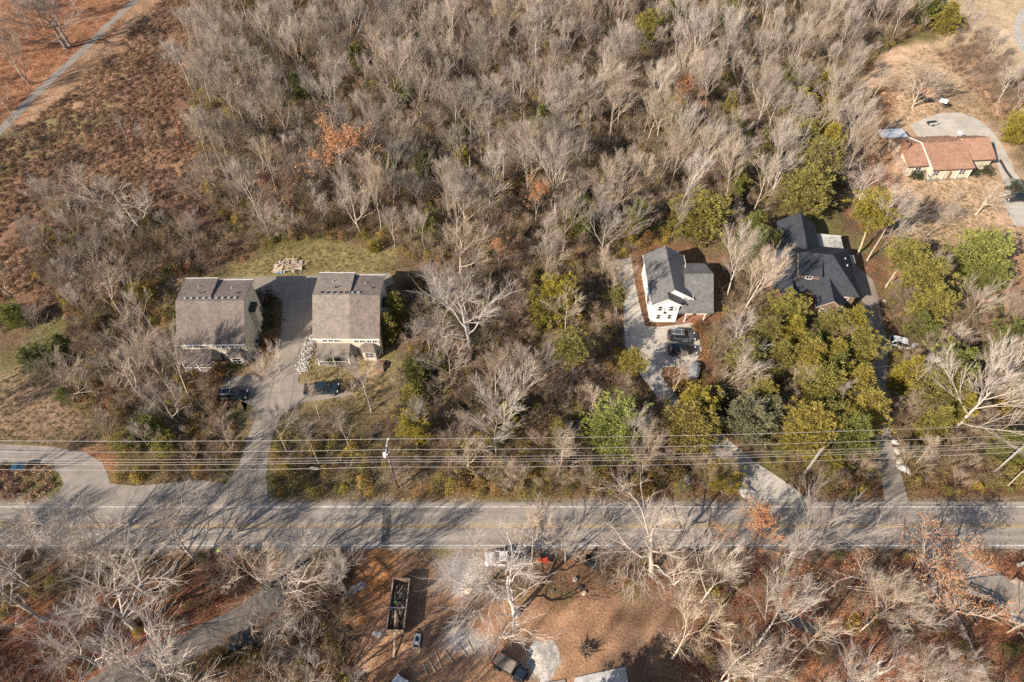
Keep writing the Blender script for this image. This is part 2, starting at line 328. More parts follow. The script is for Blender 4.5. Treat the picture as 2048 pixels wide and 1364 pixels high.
def paint(poly, col, soft=1.5, wamt=1.0, strength=1.0, patch=None, cellamt=1.0):
    global soil
    P = GP(poly); d = sdist(fx, fy, P) + wob * wamt
    a = np.clip(0.5 - d / (2 * soft), 0, 1)[:, None] * strength
    if patch is not None: a = a * np.clip((pnoise(fx, fy, patch[0], patch[1]) - patch[2]) * 5, 0, 1)[:, None]
    soil = soil * (1 - a) + np.array((*col, cellamt)) * a
paint([(-400, -150), (330, -60), (400, 60), (385, 200), (400, 330), (440, 430), (500, 520), (360, 560), (100, 620), (-400, 700)], (0.21, 0.125, 0.08), 2.5)
paint([(-400, -150), (420, -150), (300, 40), (240, 130), (90, 330), (-400, 700)], (0.31, 0.195, 0.12), 2.5)
paint([(-400, -150), (300, -60), (240, 30), (150, 120), (20, 250), (-400, 520)], (0.30, 0.155, 0.092), 2.0)
paint([(60, 250), (180, 150), (260, 120), (200, 260), (90, 330), (-60, 420), (-60, 300)], (0.21, 0.17, 0.085), 2.5, patch=(9, 21, 0.42))
paint([(300, 450), (480, 480), (470, 540), (330, 590), (180, 560), (200, 490)], (0.31, 0.21, 0.13), 2.0)
paint([(-300, 730), (130, 760), (190, 830), (240, 900), (-20, 885), (-300, 860)], (0.27, 0.185, 0.12), 2.5)
paint([(-300, 640), (60, 650), (110, 760), (-300, 800)], (0.175, 0.14, 0.075), 2.5, patch=(7, 8, 0.35))
paint([(500, 520), (560, 495), (780, 495), (800, 520), (790, 552), (420, 562), (400, 550)], (0.255, 0.205, 0.095), 1.2)
paint([(360, 700), (500, 720), (560, 745), (520, 770), (440, 760), (400, 860), (330, 800)], (0.24, 0.17, 0.10), 1.5)
paint([(600, 690), (780, 690), (800, 800), (700, 860), (560, 900), (600, 800)], (0.245, 0.185, 0.095), 1.5)
paint([(545, 835), (700, 800), (800, 880), (810, 1003), (545, 1003)], (0.125, 0.10, 0.055), 1.5)  # dark brown-green verge, with the shade of its trees put into the colour
paint([(1230, 520), (1215, 700), (1330, 850), (1480, 1000), (1500, 870), (1420, 700), (1450, 640), (1440, 520), (1300, 480)], (0.20, 0.105, 0.06), 2.0, strength=0.8)
paint([(1790, 480), (2048, 430), (2300, 480), (2300, 760), (1950, 660), (1800, 600)], (0.37, 0.215, 0.135), 2.5, cellamt=.6)
paint([(1680, 180), (1780, 100), (1860, 80), (1990, 240), (2048, 350), (2300, 400), (2300, 480), (1800, 500), (1700, 380)], (0.47, 0.325, 0.215), 2.0, cellamt=.4)
paint([(1700, 210), (1790, 160), (1770, 330), (1790, 360), (1720, 370)], (0.19, 0.085, 0.05), 2.0)
paint([(1880, -150), (2500, -150), (2500, 330), (2048, 300), (1990, 220), (1880, 90)], (0.45, 0.34, 0.22), 3.0, cellamt=.5)
paint([(-400, 1105), (560, 1102), (420, 1250), (240, 1364), (-400, 1700)], (0.20, 0.088, 0.052), 2.0)
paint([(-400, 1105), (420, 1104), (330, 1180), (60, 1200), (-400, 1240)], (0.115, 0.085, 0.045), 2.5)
paint([(620, 1105), (740, 1105), (700, 1250), (740, 1364), (740, 1600), (240, 1600), (540, 1270)], (0.17, 0.085, 0.05), 1.5)
paint([(1290, 1100), (2500, 1100), (2500, 1700), (1300, 1700), (1350, 1250), (1400, 1200)], (0.26, 0.125, 0.075), 2.0)
paint([(1560, 1190), (1730, 1180), (1700, 1270), (1620, 1300), (1540, 1240)], (0.36, 0.145, 0.07), 1.5)
paint([(800, 960), (2300, 960), (2300, 1006), (800, 1006)], (0.19, 0.105, 0.055), 1.0, strength=0.7)
paint([(225, 870), (480, 850), (462, 960), (400, 964), (235, 972)], (0.14, 0.105, 0.055), 1.2)
paint([(120, 900), (240, 915), (240, 965), (215, 950), (190, 915)], (0.30, 0.15, 0.08), 0.8)
paint([(720, 1102), (880, 1100), (920, 1180), (1180, 1190), (1330, 1180), (1420, 1230), (1330, 1290), (1320, 1600), (720, 1600), (700, 1280), (740, 1180)], (0.30, 0.175, 0.105), 1.2, cellamt=0.15)
paint([(730, 1105), (800, 1110), (790, 1160), (720, 1230), (700, 1190)], (0.36, 0.165, 0.065), 1.0, cellamt=0.15)
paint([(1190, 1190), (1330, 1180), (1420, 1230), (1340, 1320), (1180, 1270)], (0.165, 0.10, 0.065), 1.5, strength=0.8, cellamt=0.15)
paint([(1040, 1096), (1440, 1096), (1440, 1250), (1300, 1200), (1180, 1205), (1040, 1190)], (0.17, 0.10, 0.06), 1.5)
paint([(868, 1100), (960, 1098), (960, 1170), (920, 1250), (900, 1240), (880, 1180)], (0.36, 0.325, 0.29), 1.2, patch=(3, 31, 0.30), cellamt=0.15)
paint([(890, 1250), (930, 1245), (1000, 1290), (960, 1310), (905, 1290)], (0.44, 0.39, 0.34), 1.0, cellamt=0.15)
paint([(1068, 1298), (1105, 1290), (1118, 1325), (1098, 1352), (1062, 1345)], (0.46, 0.42, 0.37), 0.9, wamt=0.8, cellamt=0.15)
paint([(1240, 1280), (1310, 1290), (1300, 1600), (1160, 1600), (1190, 1350)], (0.09, 0.065, 0.05), 1.2, strength=0.7, cellamt=0.15)  # shadow of something off-frame, painted into the soil colour
paint([(-400, 1002), (2500, 999), (2500, 1010), (-400, 1010)], (0.28, 0.22, 0.165), .7, wamt=.5)
paint([(-400, 1092), (2500, 1090), (2500, 1102), (-400, 1105)], (0.26, 0.19, 0.14), .7, wamt=.5)
DS = GP([(720, 1102), (1180, 1102), (1420, 1230), (1330, 1290), (1320, 1600), (720, 1600), (700, 1280)]); dmask = np.clip(.5 - (sdist(fx, fy, DS) + wob) / 3, 0, 1)
ca_, sa_ = math.cos(R(52)), math.sin(R(52)); uu, vv = fx * ca_ + fy * sa_, -fx * sa_ + fy * ca_
trk = pnoise(uu / 7, vv / 1.1, 1, 91) - .5 + (pnoise(fx, fy, 2.4, 93) - .5) * .8
soil[:, :3] *= (1 + .75 * trk * dmask)[:, None]
low = pnoise(fx, fy, 14, 94) * .6 + pnoise(fx, fy, 5, 95) * .4; soil[:, :3] *= (0.72 + .56 * low)[:, None]
relief = (n_big - 0.5) * 0.5 + (n_mid - 0.5) * 0.28 + (n_fin - 0.5) * 0.16
dm = np.full(fx.shape, 1e9)
for P in PAVED: dm = np.minimum(dm, sdist(fx, fy, P))
HOUSEPADS = [GP([(355, 715), (520, 740), (560, 560), (350, 560)]), GP([(625, 730), (790, 740), (800, 555), (625, 550)]), GP([(1285, 655), (1440, 655), (1440, 500), (1280, 500)]), GP([(1540, 650), (1730, 650), (1710, 450), (1550, 440)]), GP([(1770, 360), (2000, 350), (2000, 250), (1760, 250)]), GP([(735, 1110), (1330, 1110), (1330, 1600), (735, 1600)])]
pm = np.full(fx.shape, 1e9)
for P in HOUSEPADS: pm = np.minimum(pm, sdist(fx, fy, P))
relief *= np.clip((dm - 0.8) / 2.5, 0, 1) * np.clip((pm + 0.5) / 2.5, 0.12, 1)
relief *= np.clip(1 - (np.hypot(fx, fy - 110) - 300) / 300, 0, 1)
nx, ny = len(xs), len(ys)
idx = np.arange(nx * ny).reshape(ny, nx)
quads = np.stack([idx[:-1, :-1], idx[:-1, 1:], idx[1:, 1:], idx[1:, :-1]], -1).reshape(-1, 4)
me = bpy.data.meshes.new('ground'); me.vertices.add(nx * ny); me.vertices.foreach_set('co', np.stack([fx, fy, relief], 1).astype('f').ravel())
me.loops.add(quads.size); me.loops.foreach_set('vertex_index', quads.ravel().astype('i'))
me.polygons.add(len(quads)); me.polygons.foreach_set('loop_start', (np.arange(len(quads)) * 4).astype('i'))
me.polygons.foreach_set('use_smooth', [True] * len(quads)); me.update(calc_edges=True)
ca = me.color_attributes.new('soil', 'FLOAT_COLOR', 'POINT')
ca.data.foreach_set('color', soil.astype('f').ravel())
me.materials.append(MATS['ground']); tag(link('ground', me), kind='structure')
def ground_z(x, y):
    i = min(max(int(np.searchsorted(xs, x)), 1), nx - 1); j = min(max(int(np.searchsorted(ys, y)), 1), ny - 1)
    return float(relief[j * nx + i])

from mathutils.geometry import tessellate_polygon
def area(P): return 0.5 * sum(P[i][0] * P[(i + 1) % len(P)][1] - P[(i + 1) % len(P)][0] * P[i][1] for i in range(len(P)))
def sheet(name, poly, z, m, parent=None):
    poly = list(poly) if area(poly) > 0 else list(poly)[::-1]; n = len(poly)
    T = [t if area([poly[i] for i in t]) > 0 else t[::-1] for t in tessellate_polygon([[Vector((x, y, 0)) for x, y in poly]])]
    V = [(x, y, z) for x, y in poly] + [(x, y, z - 0.08) for x, y in poly]
    F = [tuple(t) for t in T] + [(i, n + i, n + (i + 1) % n, (i + 1) % n) for i in range(n)]
    return link(name, mesh_from(name, V, F, m), parent)
def clip_cell(poly, a, b, c):
    """keep a*x+b*y<=c"""
    out = []
    for i in range(len(poly)):
        p, q = poly[i], poly[(i + 1) % len(poly)]; dp = a * p[0] + b * p[1] - c; dq = a * q[0] + b * q[1] - c
        if dp <= 0: out.append(p)
        if (dp < 0 < dq) or (dq < 0 < dp):
            t = dp / (dp - dq); out.append((p[0] + (q[0] - p[0]) * t, p[1] + (q[1] - p[1]) * t))
    return out
def area_(P): return 0.5 * sum(P[i][0] * P[(i + 1) % len(P)][1] - P[(i + 1) % len(P)][0] * P[i][1] for i in range(len(P)))
def slabs(name, poly, m, ang, sx, sy, z, bed='lane_asphalt'):
    """a poured drive: a bed with single slabs on it, joints left open"""
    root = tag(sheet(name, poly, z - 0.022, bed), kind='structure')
    c, s = math.cos(ang), math.sin(ang)
    u = [p[0] * c + p[1] * s for p in poly]; v = [-p[0] * s + p[1] * c for p in poly]
    g = 0.03
    for i in range(int(min(u) // sx), int(max(u) // sx) + 1):
        for j in range(int(min(v) // sy), int(max(v) // sy) + 1):
            q = clip_cell(poly, c, s, (i + 1) * sx - g); q = clip_cell(q, -c, -s, -(i * sx + g)) if len(q) > 2 else q
            q = clip_cell(q, -s, c, (j + 1) * sy - g) if len(q) > 2 else q; q = clip_cell(q, s, -c, -(j * sy + g)) if len(q) > 2 else q
            if len(q) > 2 and abs(area(q)) > 0.4:
                k = [q[0]]
                for p in q[1:]:
                    if math.hypot(p[0] - k[-1][0], p[1] - k[-1][1]) > 0.02: k.append(p)
                if len(k) > 2:
                    try: sheet('slab', k, z + random.uniform(-0.003, 0.003), m, root)
                    except Exception: pass
    return root

tag(sheet('road', road, 0.040, 'asphalt'), kind='structure')
tag(sheet('side_road', side_road, 0.030, 'worn_asphalt'), kind='structure')
tag(sheet('gravel_shoulder', apron, 0.022, 'worn_asphalt'), kind='structure')
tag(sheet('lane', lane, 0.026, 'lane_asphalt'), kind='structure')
tag(sheet('side_lane', right_lane, 0.027, 'worn_asphalt'), kind='structure')
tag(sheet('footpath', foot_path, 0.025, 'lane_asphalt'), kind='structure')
tag(sheet('park_path', park_path, 0.03, 'concrete'), kind='structure')
tag(sheet('gravel_track', gravel_ring, 0.03, 'gravel'), kind='structure')
slabs('driveway', drive_a, 'concrete', R(4), 3.6, 3.6, 0.034)
slabs('curved_driveway', drive_b_low, 'pale_concrete', R(0), 4.2, 4.2, 0.034)
slabs('stone_driveway', drive_c, 'concrete', R(8), 4.0, 4.0, 0.034)
slabs('ranch_driveway', drive_d, 'pale_concrete', R(4), 4.5, 4.5, 0.034)
# painted road markings
y1, y2, y3 = G(1024, 1014)[1], G(1024, 1051.5)[1], G(1024, 1091)[1]
for nm, yy, wd in (('edge_line', y1, 0.15), ('edge_line', y3, 0.15)):
    tag(sheet(nm, [(-400, yy - wd / 2), (400, yy - wd / 2), (400, yy + wd / 2), (-400, yy + wd / 2)], 0.045, 'white_paint'), kind='structure')
for dy in (-0.15, 0.15):
    tag(sheet('centre_line', [(-400, y2 + dy - 0.06), (400, y2 + dy - 0.06), (400, y2 + dy + 0.06), (-400, y2 + dy + 0.06)], 0.045, 'yellow_paint'), kind='structure')
tag(sheet('road_patch', GP([(765, 1008), (783, 1008), (779, 1097), (763, 1097)]), 0.0425, 'asphalt_patch'), kind='structure')
# ---------------------------------------------------------------- house parts
Z = Vector((0, 0, 1))
def window(root, c, wd, ht, n, frame='trim', pane='glass_dark', cols=1, rows=2, shutter=None):
    c = Vector(c); n = Vector((n[0], n[1], 0)).normalized(); t = Vector((-n.y, n.x, 0)); f = MB(); o = 0.04
    P = lambda a, b, e: c + t * a + Z * b + n * e
    for s in (-1, 1):
        f.bar(P(s * wd / 2, -ht / 2 - .05, o), P(s * wd / 2, ht / 2 + .05, o), 0.10, 0.10)
        f.bar(P(-wd / 2, s * ht / 2, o + .003), P(wd / 2, s * ht / 2, o + .003), 0.10, 0.10)
    for i in range(1, cols): f.bar(P(-wd / 2 + wd * i / cols, -ht / 2, o - .005), P(-wd / 2 + wd * i / cols, ht / 2, o - .005), 0.07, 0.06)
    for i in range(1, rows): f.bar(P(-wd / 2, -ht / 2 + ht * i / rows, o - .01), P(wd / 2, -ht / 2 + ht * i / rows, o - .01), 0.05, 0.05)
    w_ = f.build('window', frame, root)
    p = MB(); p.add([P(-wd / 2, -ht / 2, .02), P(wd / 2, -ht / 2, .02), P(wd / 2, ht / 2, .02), P(-wd / 2, ht / 2, .02)], [(0, 1, 2, 3)])
    p.add([P(-wd / 2, -ht / 2, .004), P(wd / 2, -ht / 2, .004), P(wd / 2, ht / 2, .004), P(-wd / 2, ht / 2, .004)], [(3, 2, 1, 0)])
    p.build('pane', pane, w_)
    if shutter:
        for s in (-1, 1):
            q = MB(); a = P(s * (wd / 2 + .24), -ht / 2, .03); b = P(s * (wd / 2 + .24), ht / 2, .03); q.bar(a, b, 0.05 if abs(n.x) > .5 else .3, .3 if abs(n.x) > .5 else 0.05)
            q.build('shutter', shutter, w_)
    return w_
def profile_body(root, x0, x1, prof, m, name='wall'):
    b = MB(); b.loft([[(x, y, z) for y, z in prof] for x in (x0, x1)]); return b.build(name, m, root)
def slope(root, P, m, t=0.16, name='roof'):
    b = MB(); b.slab(P, t); return b.build(name, m, root)
def vent(root, x, y, z, m='vent_metal', s=0.28):
    b = MB(); b.box(x - s / 2, x + s / 2, y - s / 2, y + s / 2, z - .1, z + .2); b.box(x - s * .65, x + s * .65, y - s * .65, y + s * .65, z + .2, z + .25); b.build('roof_vent', m, root)
def pipe(root, x, y, z, m='vent_metal'):
    b = MB(); b.cyl((x, y, z - .1), .07, .55, 8); b.cyl((x, y, z - .1), .14, .15, 8); b.build('vent_pipe', m, root)
def post(root, x, y, z0, z1, m='trim', w_=0.16, name='post'):
    b = MB(); b.box(x - w_ / 2, x + w_ / 2, y - w_ / 2, y + w_ / 2, z0, z1); b.box(x - w_ * .8, x + w_ * .8, y - w_ * .8, y + w_ * .8, z0, z0 + .15); b.box(x - w_ * .78, x + w_ * .78, y - w_ * .78, y + w_ * .78, z1 - .12, z1); b.build(name, m, root)
def door(root, c, wd, ht, n, m='dark_trim'):
    c = Vector(c); n = Vector((n[0], n[1], 0)); t = Vector((-n.y, n.x, 0)); b = MB()
    b.bar(c - Z * ht / 2 + n * .03, c + Z * ht / 2 + n * .03, wd if abs(n.y) > .5 else .06, .06 if abs(n.y) > .5 else wd)
    d = b.build('door', m, root); k = MB(); k.ball(c + t * wd * .38 + n * .1, .05, n=6, m=4); k.build('handle', 'vent_metal', d); return d

def beige_house(name, loc, rz, split, roof_l, roof_r, label, mir):
    r = thing(name, (*loc, 0), R(rz), label, 'house', 'pair of saltbox houses sharing the driveway')
    W = 10.9; up = 0.30
    def sect(x0, x1, dz, m, fl, fr):
        dr = dz; dz = 0.0
        profile_body(r, x0, x1, [(0, 0), (10.6, 0), (10.6, 8.42 + dr), (5.2, 9.45 + dz), (0, 5.0 + dz)], 'beige_siding')
        slope(r, [(x0 - fl, -.4, 4.92 + dz), (x1 + fr, -.4, 4.92 + dz), (x1 + fr, 5.2, 9.75 + dz), (x0 - fl, 5.2, 9.75 + dz)], m)
        slope(r, [(x0 - fl, 5.205, 9.75 + dz), (x1 + fr, 5.205, 9.75 + dz), (x1 + fr, 10.95, 8.75 + dr), (x0 - fl, 10.95, 8.75 + dr)], m)
        b = MB(); b.box(x0 - fl, x1 + fr, 10.96, 11.08, 8.55 + dr, 8.77 + dr); b.build('gutter', 'trim', r)
        b = MB(); b.box(x0 - fl, x1 + fr, -.54, -.41, 4.72 + dz, 4.90 + dz); b.build('gutter', 'trim', r)
    sect(0, split, up + .25, roof_l, .3, 0.0); sect(split + .002, W, 0, roof_r, 0.0, .3)
    b = MB(); b.bar((split + .05, 5.6, 9.70), (split + .05, 10.9, 8.78 + up), .08, .28); b.build('step_flashing', 'paint_grey', r)
    # cream front skin
    b = MB(); b.box(0.02, split, -.06, -.002, 0, 5.2); b.box(split, W - .02, -.05, -.002, 0, 4.9); b.build('front_wall', 'cream_siding', r)
    for x in (1.6, 2.6, 3.6): window(r, (x, -.06, 4.25), .85, 1.25, (0, -1), cols=2, pane='glass_dark')
    for x in (split + 1.0, split + 1.95): window(r, (x, -.05, 4.1), .8, 1.25, (0, -1), cols=2)
    for x in (split + 3.2, split + 4.15): window(r, (x, -.05, 4.1), .8, 1.25, (0, -1), cols=2)
    # porch
    slope(r, [(.1, -2.6, 2.55), (split - .2, -2.6, 2.55), (split - .2, -.07, 3.3), (.1, -.07, 3.3)], roof_l, .12, 'porch_roof')
    for x in (.3, split / 2, split - .4): post(r, x, -2.4, 0.3, 2.42)
    b = MB(); b.box(0, split, -2.6, -.07, 0.02, .3); b.build('porch_floor', 'concrete', r)
    b = MB()
    for k in range(int((split - .6) / .25)): b.box(.4 + k * .25, .44 + k * .25, -2.42, -2.38, .3, 1.1)
    b.box(.3, split - .4, -2.44, -2.36, 1.1, 1.16); b.build('railing', 'trim', r)
    window(r, (1.6, -.06, 1.6), 1.3, 1.4, (0, -1), cols=2); door(r, (split + .9, -.05, 1.25), 1.0, 2.1, (0, -1), 'dark_trim')
    window(r, (split + 2.0, -.05, 1.6), .7, 1.5, (0, -1), cols=1)
    # bay with hip roof
    bx0, bx1 = W - 3.4, W - .3
    b = MB(); b.prism([(bx0, -.07), (bx0 + .5, -1.3), (bx1 - .5, -1.3), (bx1, -.07)], 0, 2.55); b.build('bay_wall', 'cream_siding', r)
    window(r, ((bx0 + bx1) / 2, -1.3, 1.55), 1.5, 1.4, (0, -1), cols=2)
    n_ = (1.23, -.5) ; window(r, (bx1 - .25, -.69, 1.55), .8, 1.4, (.927, -.376), cols=1); window(r, (bx0 + .25, -.69, 1.55), .8, 1.4, (-.927, -.376), cols=1)
    T = [(bx0 - .2, -.07, 2.6), (bx0 + .35, -1.6, 2.6), (bx1 - .35, -1.6, 2.6), (bx1 + .2, -.07, 2.6), (bx0 + .9, -.07, 3.5), (bx1 - .9, -.07, 3.5)]
    b = MB(); b.add(T, [(1, 2, 5, 4), (0, 1, 4), (2, 3, 5), (0, 3, 2, 1), (3, 0, 4, 5)]); b.build('bay_roof', roof_r, r)
    # side bump, chimney chase, downspout, door
    sx = W
    b = MB(); b.box(sx + .003, sx + .95, 5.8, 7.6, 2.2, 6.0); b.build('chimney_chase', 'beige_siding', r)
    b = MB(); b.box(sx - .05, sx + 1.02, 5.75, 7.65, 6.0, 6.7); b.build('chimney_cap', 'dark_trim', r)
    b = MB(); b.bar((sx + .12, .15, 0), (sx + .12, .15, 4.9), .1); b.bar((sx + .12, .15, 4.9), (sx + .12, -.5, 5.0), .09); b.build('downspout', 'trim', r)
    for xa, xb in ((sx + .002, sx + .06), (-.06, -.002)): b = MB(); b.box(xa, xb, .02, 10.5, 0, 1.0); b.build('foundation', 'concrete', r)
    # rear deck
    b = MB(); b.box(W - 3.4, W + .4, 10.7, 12.6, 3.0, 3.16)
    for x in (W - 3.3, W + .3):
        b.box(x - .08, x + .08, 12.4, 12.56, 0, 4.1); b.box(x - .07, x + .07, 10.75, 12.5, 4.02, 4.1)
    b.box(W - 3.3, W + .3, 12.44, 12.52, 4.02, 4.1); b.build('rear_deck', 'dark_pole_wood', r)
    for k in range(9 if not mir else 7):
        x = 1.2 + k * 1.05; vent(r, x, 5.75, 9.68, 'vent_metal' if (not mir or x > split) else 'dark_trim', .26)
    for x in (2.6, 8.2): pipe(r, x, 8.6, 9.2 + (up if x < split else 0))
    for x, y in ((3.4, 7.0), (9.6, 7.2)): vent(r, x, y, 9.42 + (up + .1 if x < split else 0), 'dark_trim', .18)
    return r
h1 = beige_house('saltbox_house', (-56.4, 72.5), 1.0, 5.3, 'brown_shingle', 'brown_shingle', 'beige saltbox house with brown roof marked by tree shadows, left of the driveway', False)
h2 = beige_house('saltbox_house', (-33.7, 73.9), -0.5, 6.0, 'tan_shingle', 'brown_shingle', 'beige saltbox house with two-tone tan and brown roof, right of the driveway', True)
b = MB(); b.box(9.9, 11.5, -3.6, -2.3, 0, .9); b.build('entry_wall', 'brown_siding', h2)
b = MB(); b.box(9.8, 11.6, -3.8, -1.6, 0, .4); b.build('brick_steps', 'brick', h2)

# white farmhouse
r = thing('white_house', (25.2, 81.4, 0), 0, 'white two-storey house with charcoal gable roof and attached garage wing', 'house')
b = MB(); b.loft([[(0, y, 0), (6.9, y, 0), (6.9, y, 4.85), (3.45, y, 7.0), (0, y, 4.85)] for y in (1.7, 12.3)]); b.build('wall', 'white_siding', r)
b = MB(); b.loft([[(0.003, y, 0), (4.7, y, 0), (4.7, y, 4.8), (2.35, y, 6.2), (0.003, y, 4.8)] for y in (0, 1.9)]); b.build('front_wall', 'white_siding', r)
slope(r, [(-.35, 1.35, 4.82), (3.45, 1.35, 7.2), (3.45, 12.6, 7.2), (-.35, 12.6, 4.82)][::-1], 'grey_shingle')
slope(r, [(3.455, 1.35, 7.2), (7.25, 1.35, 4.82), (7.25, 12.6, 4.82), (3.455, 12.6, 7.2)], 'grey_shingle')
slope(r, [(-.34, -.3, 4.84), (2.35, -.3, 6.45), (2.35, 3.4, 6.45), (-.34, 3.4, 4.84)], 'grey_shingle', .14)
slope(r, [(2.355, -.3, 6.45), (5.05, -.3, 4.84), (5.05, 1.8, 4.84), (2.355, 3.4, 6.45)], 'grey_shingle', .14)
for a, c_ in (((-.37, -.33, 4.74), (2.35, -.33, 6.36)), ((5.07, -.33, 4.74), (2.35, -.33, 6.36)), ((7.28, 1.31, 4.72), (3.45, 1.31, 7.1))):
    b = MB(); b.bar(a, c_, .08, .24); b.build('rake_board', 'trim', r)
for xa in (7.25, -.48): b = MB(); b.box(xa, xa + .12, 1.3, 12.6, 4.62, 4.8); b.build('gutter', 'trim', r)
for x in (1.35, 3.35):
    window(r, (x, 0, 3.75), .75, 1.3, (0, -1), cols=1, rows=2, shutter='white_siding'); window(r, (x, 0, 1.55), .75, 1.3, (0, -1), cols=1, rows=2)
window(r, (5.9, 1.7, 4.5), .7, .8, (0, -1), cols=2, rows=2)
for y in (4, 9.5): window(r, (0, y, 3.6), .8, 1.3, (-1, 0)); window(r, (0, y, 1.4), .8, 1.3, (-1, 0))
b = MB(); b.cyl((2.35, -.1, 2.65), .28, .1, 12, axis='y'); b.build('wall_medallion', 'dark_trim', r)
for x, y in ((1.2, 6.9), (1.35, 5.2), (1.1, 9.6)): pipe(r, x, y, 5.75)
# garage wing
b = MB(); b.loft([[(x, 1.7, 0), (x, 10.0, 0), (x, 10.0, 4.9), (x, 5.4, 6.85), (x, 1.7, 4.2)] for x in (7.0, 10.8)]); b.build('garage_wall', 'white_siding', r)
b = MB(); b.add([(3.6 + 1.8, 5.4, 7.05), (11.1, 5.4, 7.05), (11.1, -.25, 2.75), (4.75, -.25, 2.75), (4.75, 1.25, 3.89), (7.27, 3.2, 5.38)], [(3, 2, 1, 0, 5, 4)])
slope(r, [(4.8, -.25, 2.75), (11.1, -.25, 2.75), (11.1, 1.25, 3.89), (4.8, 1.25, 3.89)], 'grey_shingle', .13, 'porch_roof')
slope(r, [(5.9, 1.255, 3.894), (11.1, 1.255, 3.894), (11.1, 5.4, 7.05), (5.9, 5.4, 7.05)], 'grey_shingle', .15)
slope(r, [(5.9, 5.405, 7.05), (11.1, 5.405, 7.05), (10.9, 10.3, 4.9), (7.4, 10.3, 4.9)], 'grey_shingle', .15)
for x in (6.3, 9.7): post(r, x, 0, 0.1, 2.6)
b = MB(); b.box(4.8, 10.6, -.3, 1.69, 0.02, .18); b.build('porch_floor', 'brick', r)
door(r, (8.2, 1.7, 1.3), 1.0, 2.1, (0, -1), 'brown_siding'); window(r, (6.2, 1.7, 1.5), .9, 1.3, (0, -1)); window(r, (9.8, 1.7, 1.5), .9, 1.3, (0, -1))

# dark-roofed house
DH = thing('brick_house', (47.6, 85.6, 0), R(-8.0), 'large brown brick house with black hip roof, dormer and rear wing', 'house'); r = DH
W, D = 15.2, 12.6
b = MB(); b.box(.3, W - .5, .4, D - .4, 0, 4.4); b.build('wall', 'brown_siding', r)
e = 4.5; rz_ = 8.8; ry = 5.7
slope(r, [(-.2, 0, e), (W, 0, e), (W - 5.4, ry, rz_), (-.2, ry, rz_)], 'dark_shingle')
slope(r, [(W, .02, e), (W, D, e), (W - 5.4, ry + .01, rz_)], 'dark_shingle')
slope(r, [(W, D, e), (-.2, D, e), (-.2, ry + .01, rz_), (W - 5.4, ry + .01, rz_)], 'dark_shingle')
b = MB(); b.add([(.3, .4, 4.3), (.3, D - .4, 4.3), (.3, ry, 8.5), (.35, .4, 4.3), (.35, D - .4, 4.3), (.35, ry, 8.5)], [(0, 1, 2), (5, 4, 3), (0, 2, 5, 3), (1, 4, 5, 2)]); b.build('gable_wall', 'timber', r)
# north wing
b = MB(); b.loft([[(3.0, y, 0), (9.4, y, 0), (9.4, y, 4.35), (6.2, y, 6.9), (3.0, y, 4.35)] for y in (11.5, 18.6)]); b.build('wing_wall', 'brown_siding', r)
slope(r, [(2.5, 7.6, 4.4), (6.2, 7.6, 7.25), (6.2, 19, 7.25), (2.5, 19, 4.4)][::-1], 'dark_shingle')
slope(r, [(6.205, 7.6, 7.25), (9.9, 7.6, 4.4), (9.9, 19, 4.4), (6.205, 19, 7.25)], 'dark_shingle')
b = MB(); b.box(9.95, 15.2, 12.7, 17.9, 0, 2.9); b.box(9.9, 15.3, 12.65, 12.75, 2.9, 3.1); b.box(9.9, 15.3, 17.85, 17.98, 2.9, 3.1); b.build('flat_roof_annex', 'stained_slab', r)
b = MB(); b.box(15.1, 16.6, 10.2, 12.4, 0, 3.3); b.build('side_porch', 'pale_concrete', r)
# dormer (shed) and front gables
b = MB(); b.loft([[(x, 1.9, 5.6), (x, 4.7, 7.6), (x, 4.7, 8.0), (x, 1.9, 7.0)] for x in (3.9, 7.8)]); b.build('dormer_wall', 'brown_siding', r)
slope(r, [(3.7, 1.6, 7.0), (8.0, 1.6, 7.0), (8.0, 5.3, 8.62), (3.7, 5.3, 8.62)], 'dark_shingle', .12, 'dormer_roof')
b = MB(); b.bar((3.68, 1.55, 6.95), (3.68, 5.3, 8.6), .06, .16); b.build('rake_board', 'timber', r)
window(r, (5.9, 1.9, 6.3), 1.1, .75, (0, -1), cols=2, rows=1)
def front_gable(x0, x1, y0, ez, gz, yr, m, wins):
    c = (x0 + x1) / 2
    b = MB(); b.loft([[(x0 + .2, y, 0), (x1 - .2, y, 0), (x1 - .2, y, ez - .15), (c, y, gz - .25), (x0 + .2, y, ez - .15)] for y in (y0, 1.2)]); b.build('front_wall', m, DH)
    slope(DH, [(x0 - .1, y0 - .35, ez - .08), (c, y0 - .35, gz), (c, yr, gz), (x0 - .1, .1, ez - .08)][::-1], 'dark_shingle', .12)
    slope(DH, [(c + .004, y0 - .35, gz), (x1 + .1, y0 - .35, ez - .08), (x1 + .1, .1, ez - .08), (c + .004, yr, gz)], 'dark_shingle', .12)
    for s, xx in ((-1, x0 - .1), (1, x1 + .1)):
        b = MB(); b.bar((xx, y0 - .38, ez - .16), (c, y0 - .38, gz - .08), .07, .2); b.build('rake_board', 'grey_wood', DH)
    for wx in wins: window(DH, (wx, y0, 3.1), 1.0, 1.5, (0, -1), cols=2, rows=2); 
    for wx in wins: window(DH, (wx, y0, .95), 1.0, 1.3, (0, -1), cols=2, rows=2)
front_gable(7.2, 11.9, -3.2, 4.5, 6.3, 4.2, 'brown_siding', (8.6, 10.5))
front_gable(1.4, 4.6, -1.8, 4.45, 6.0, 3.4, 'brick', (3.0,))
window(r, (13.2, .4, 3.0), .8, 1.4, (0, -1), cols=2, rows=2); window(r, (12.45, .4, 3.0), .5, 1.4, (0, -1), cols=1, rows=2)
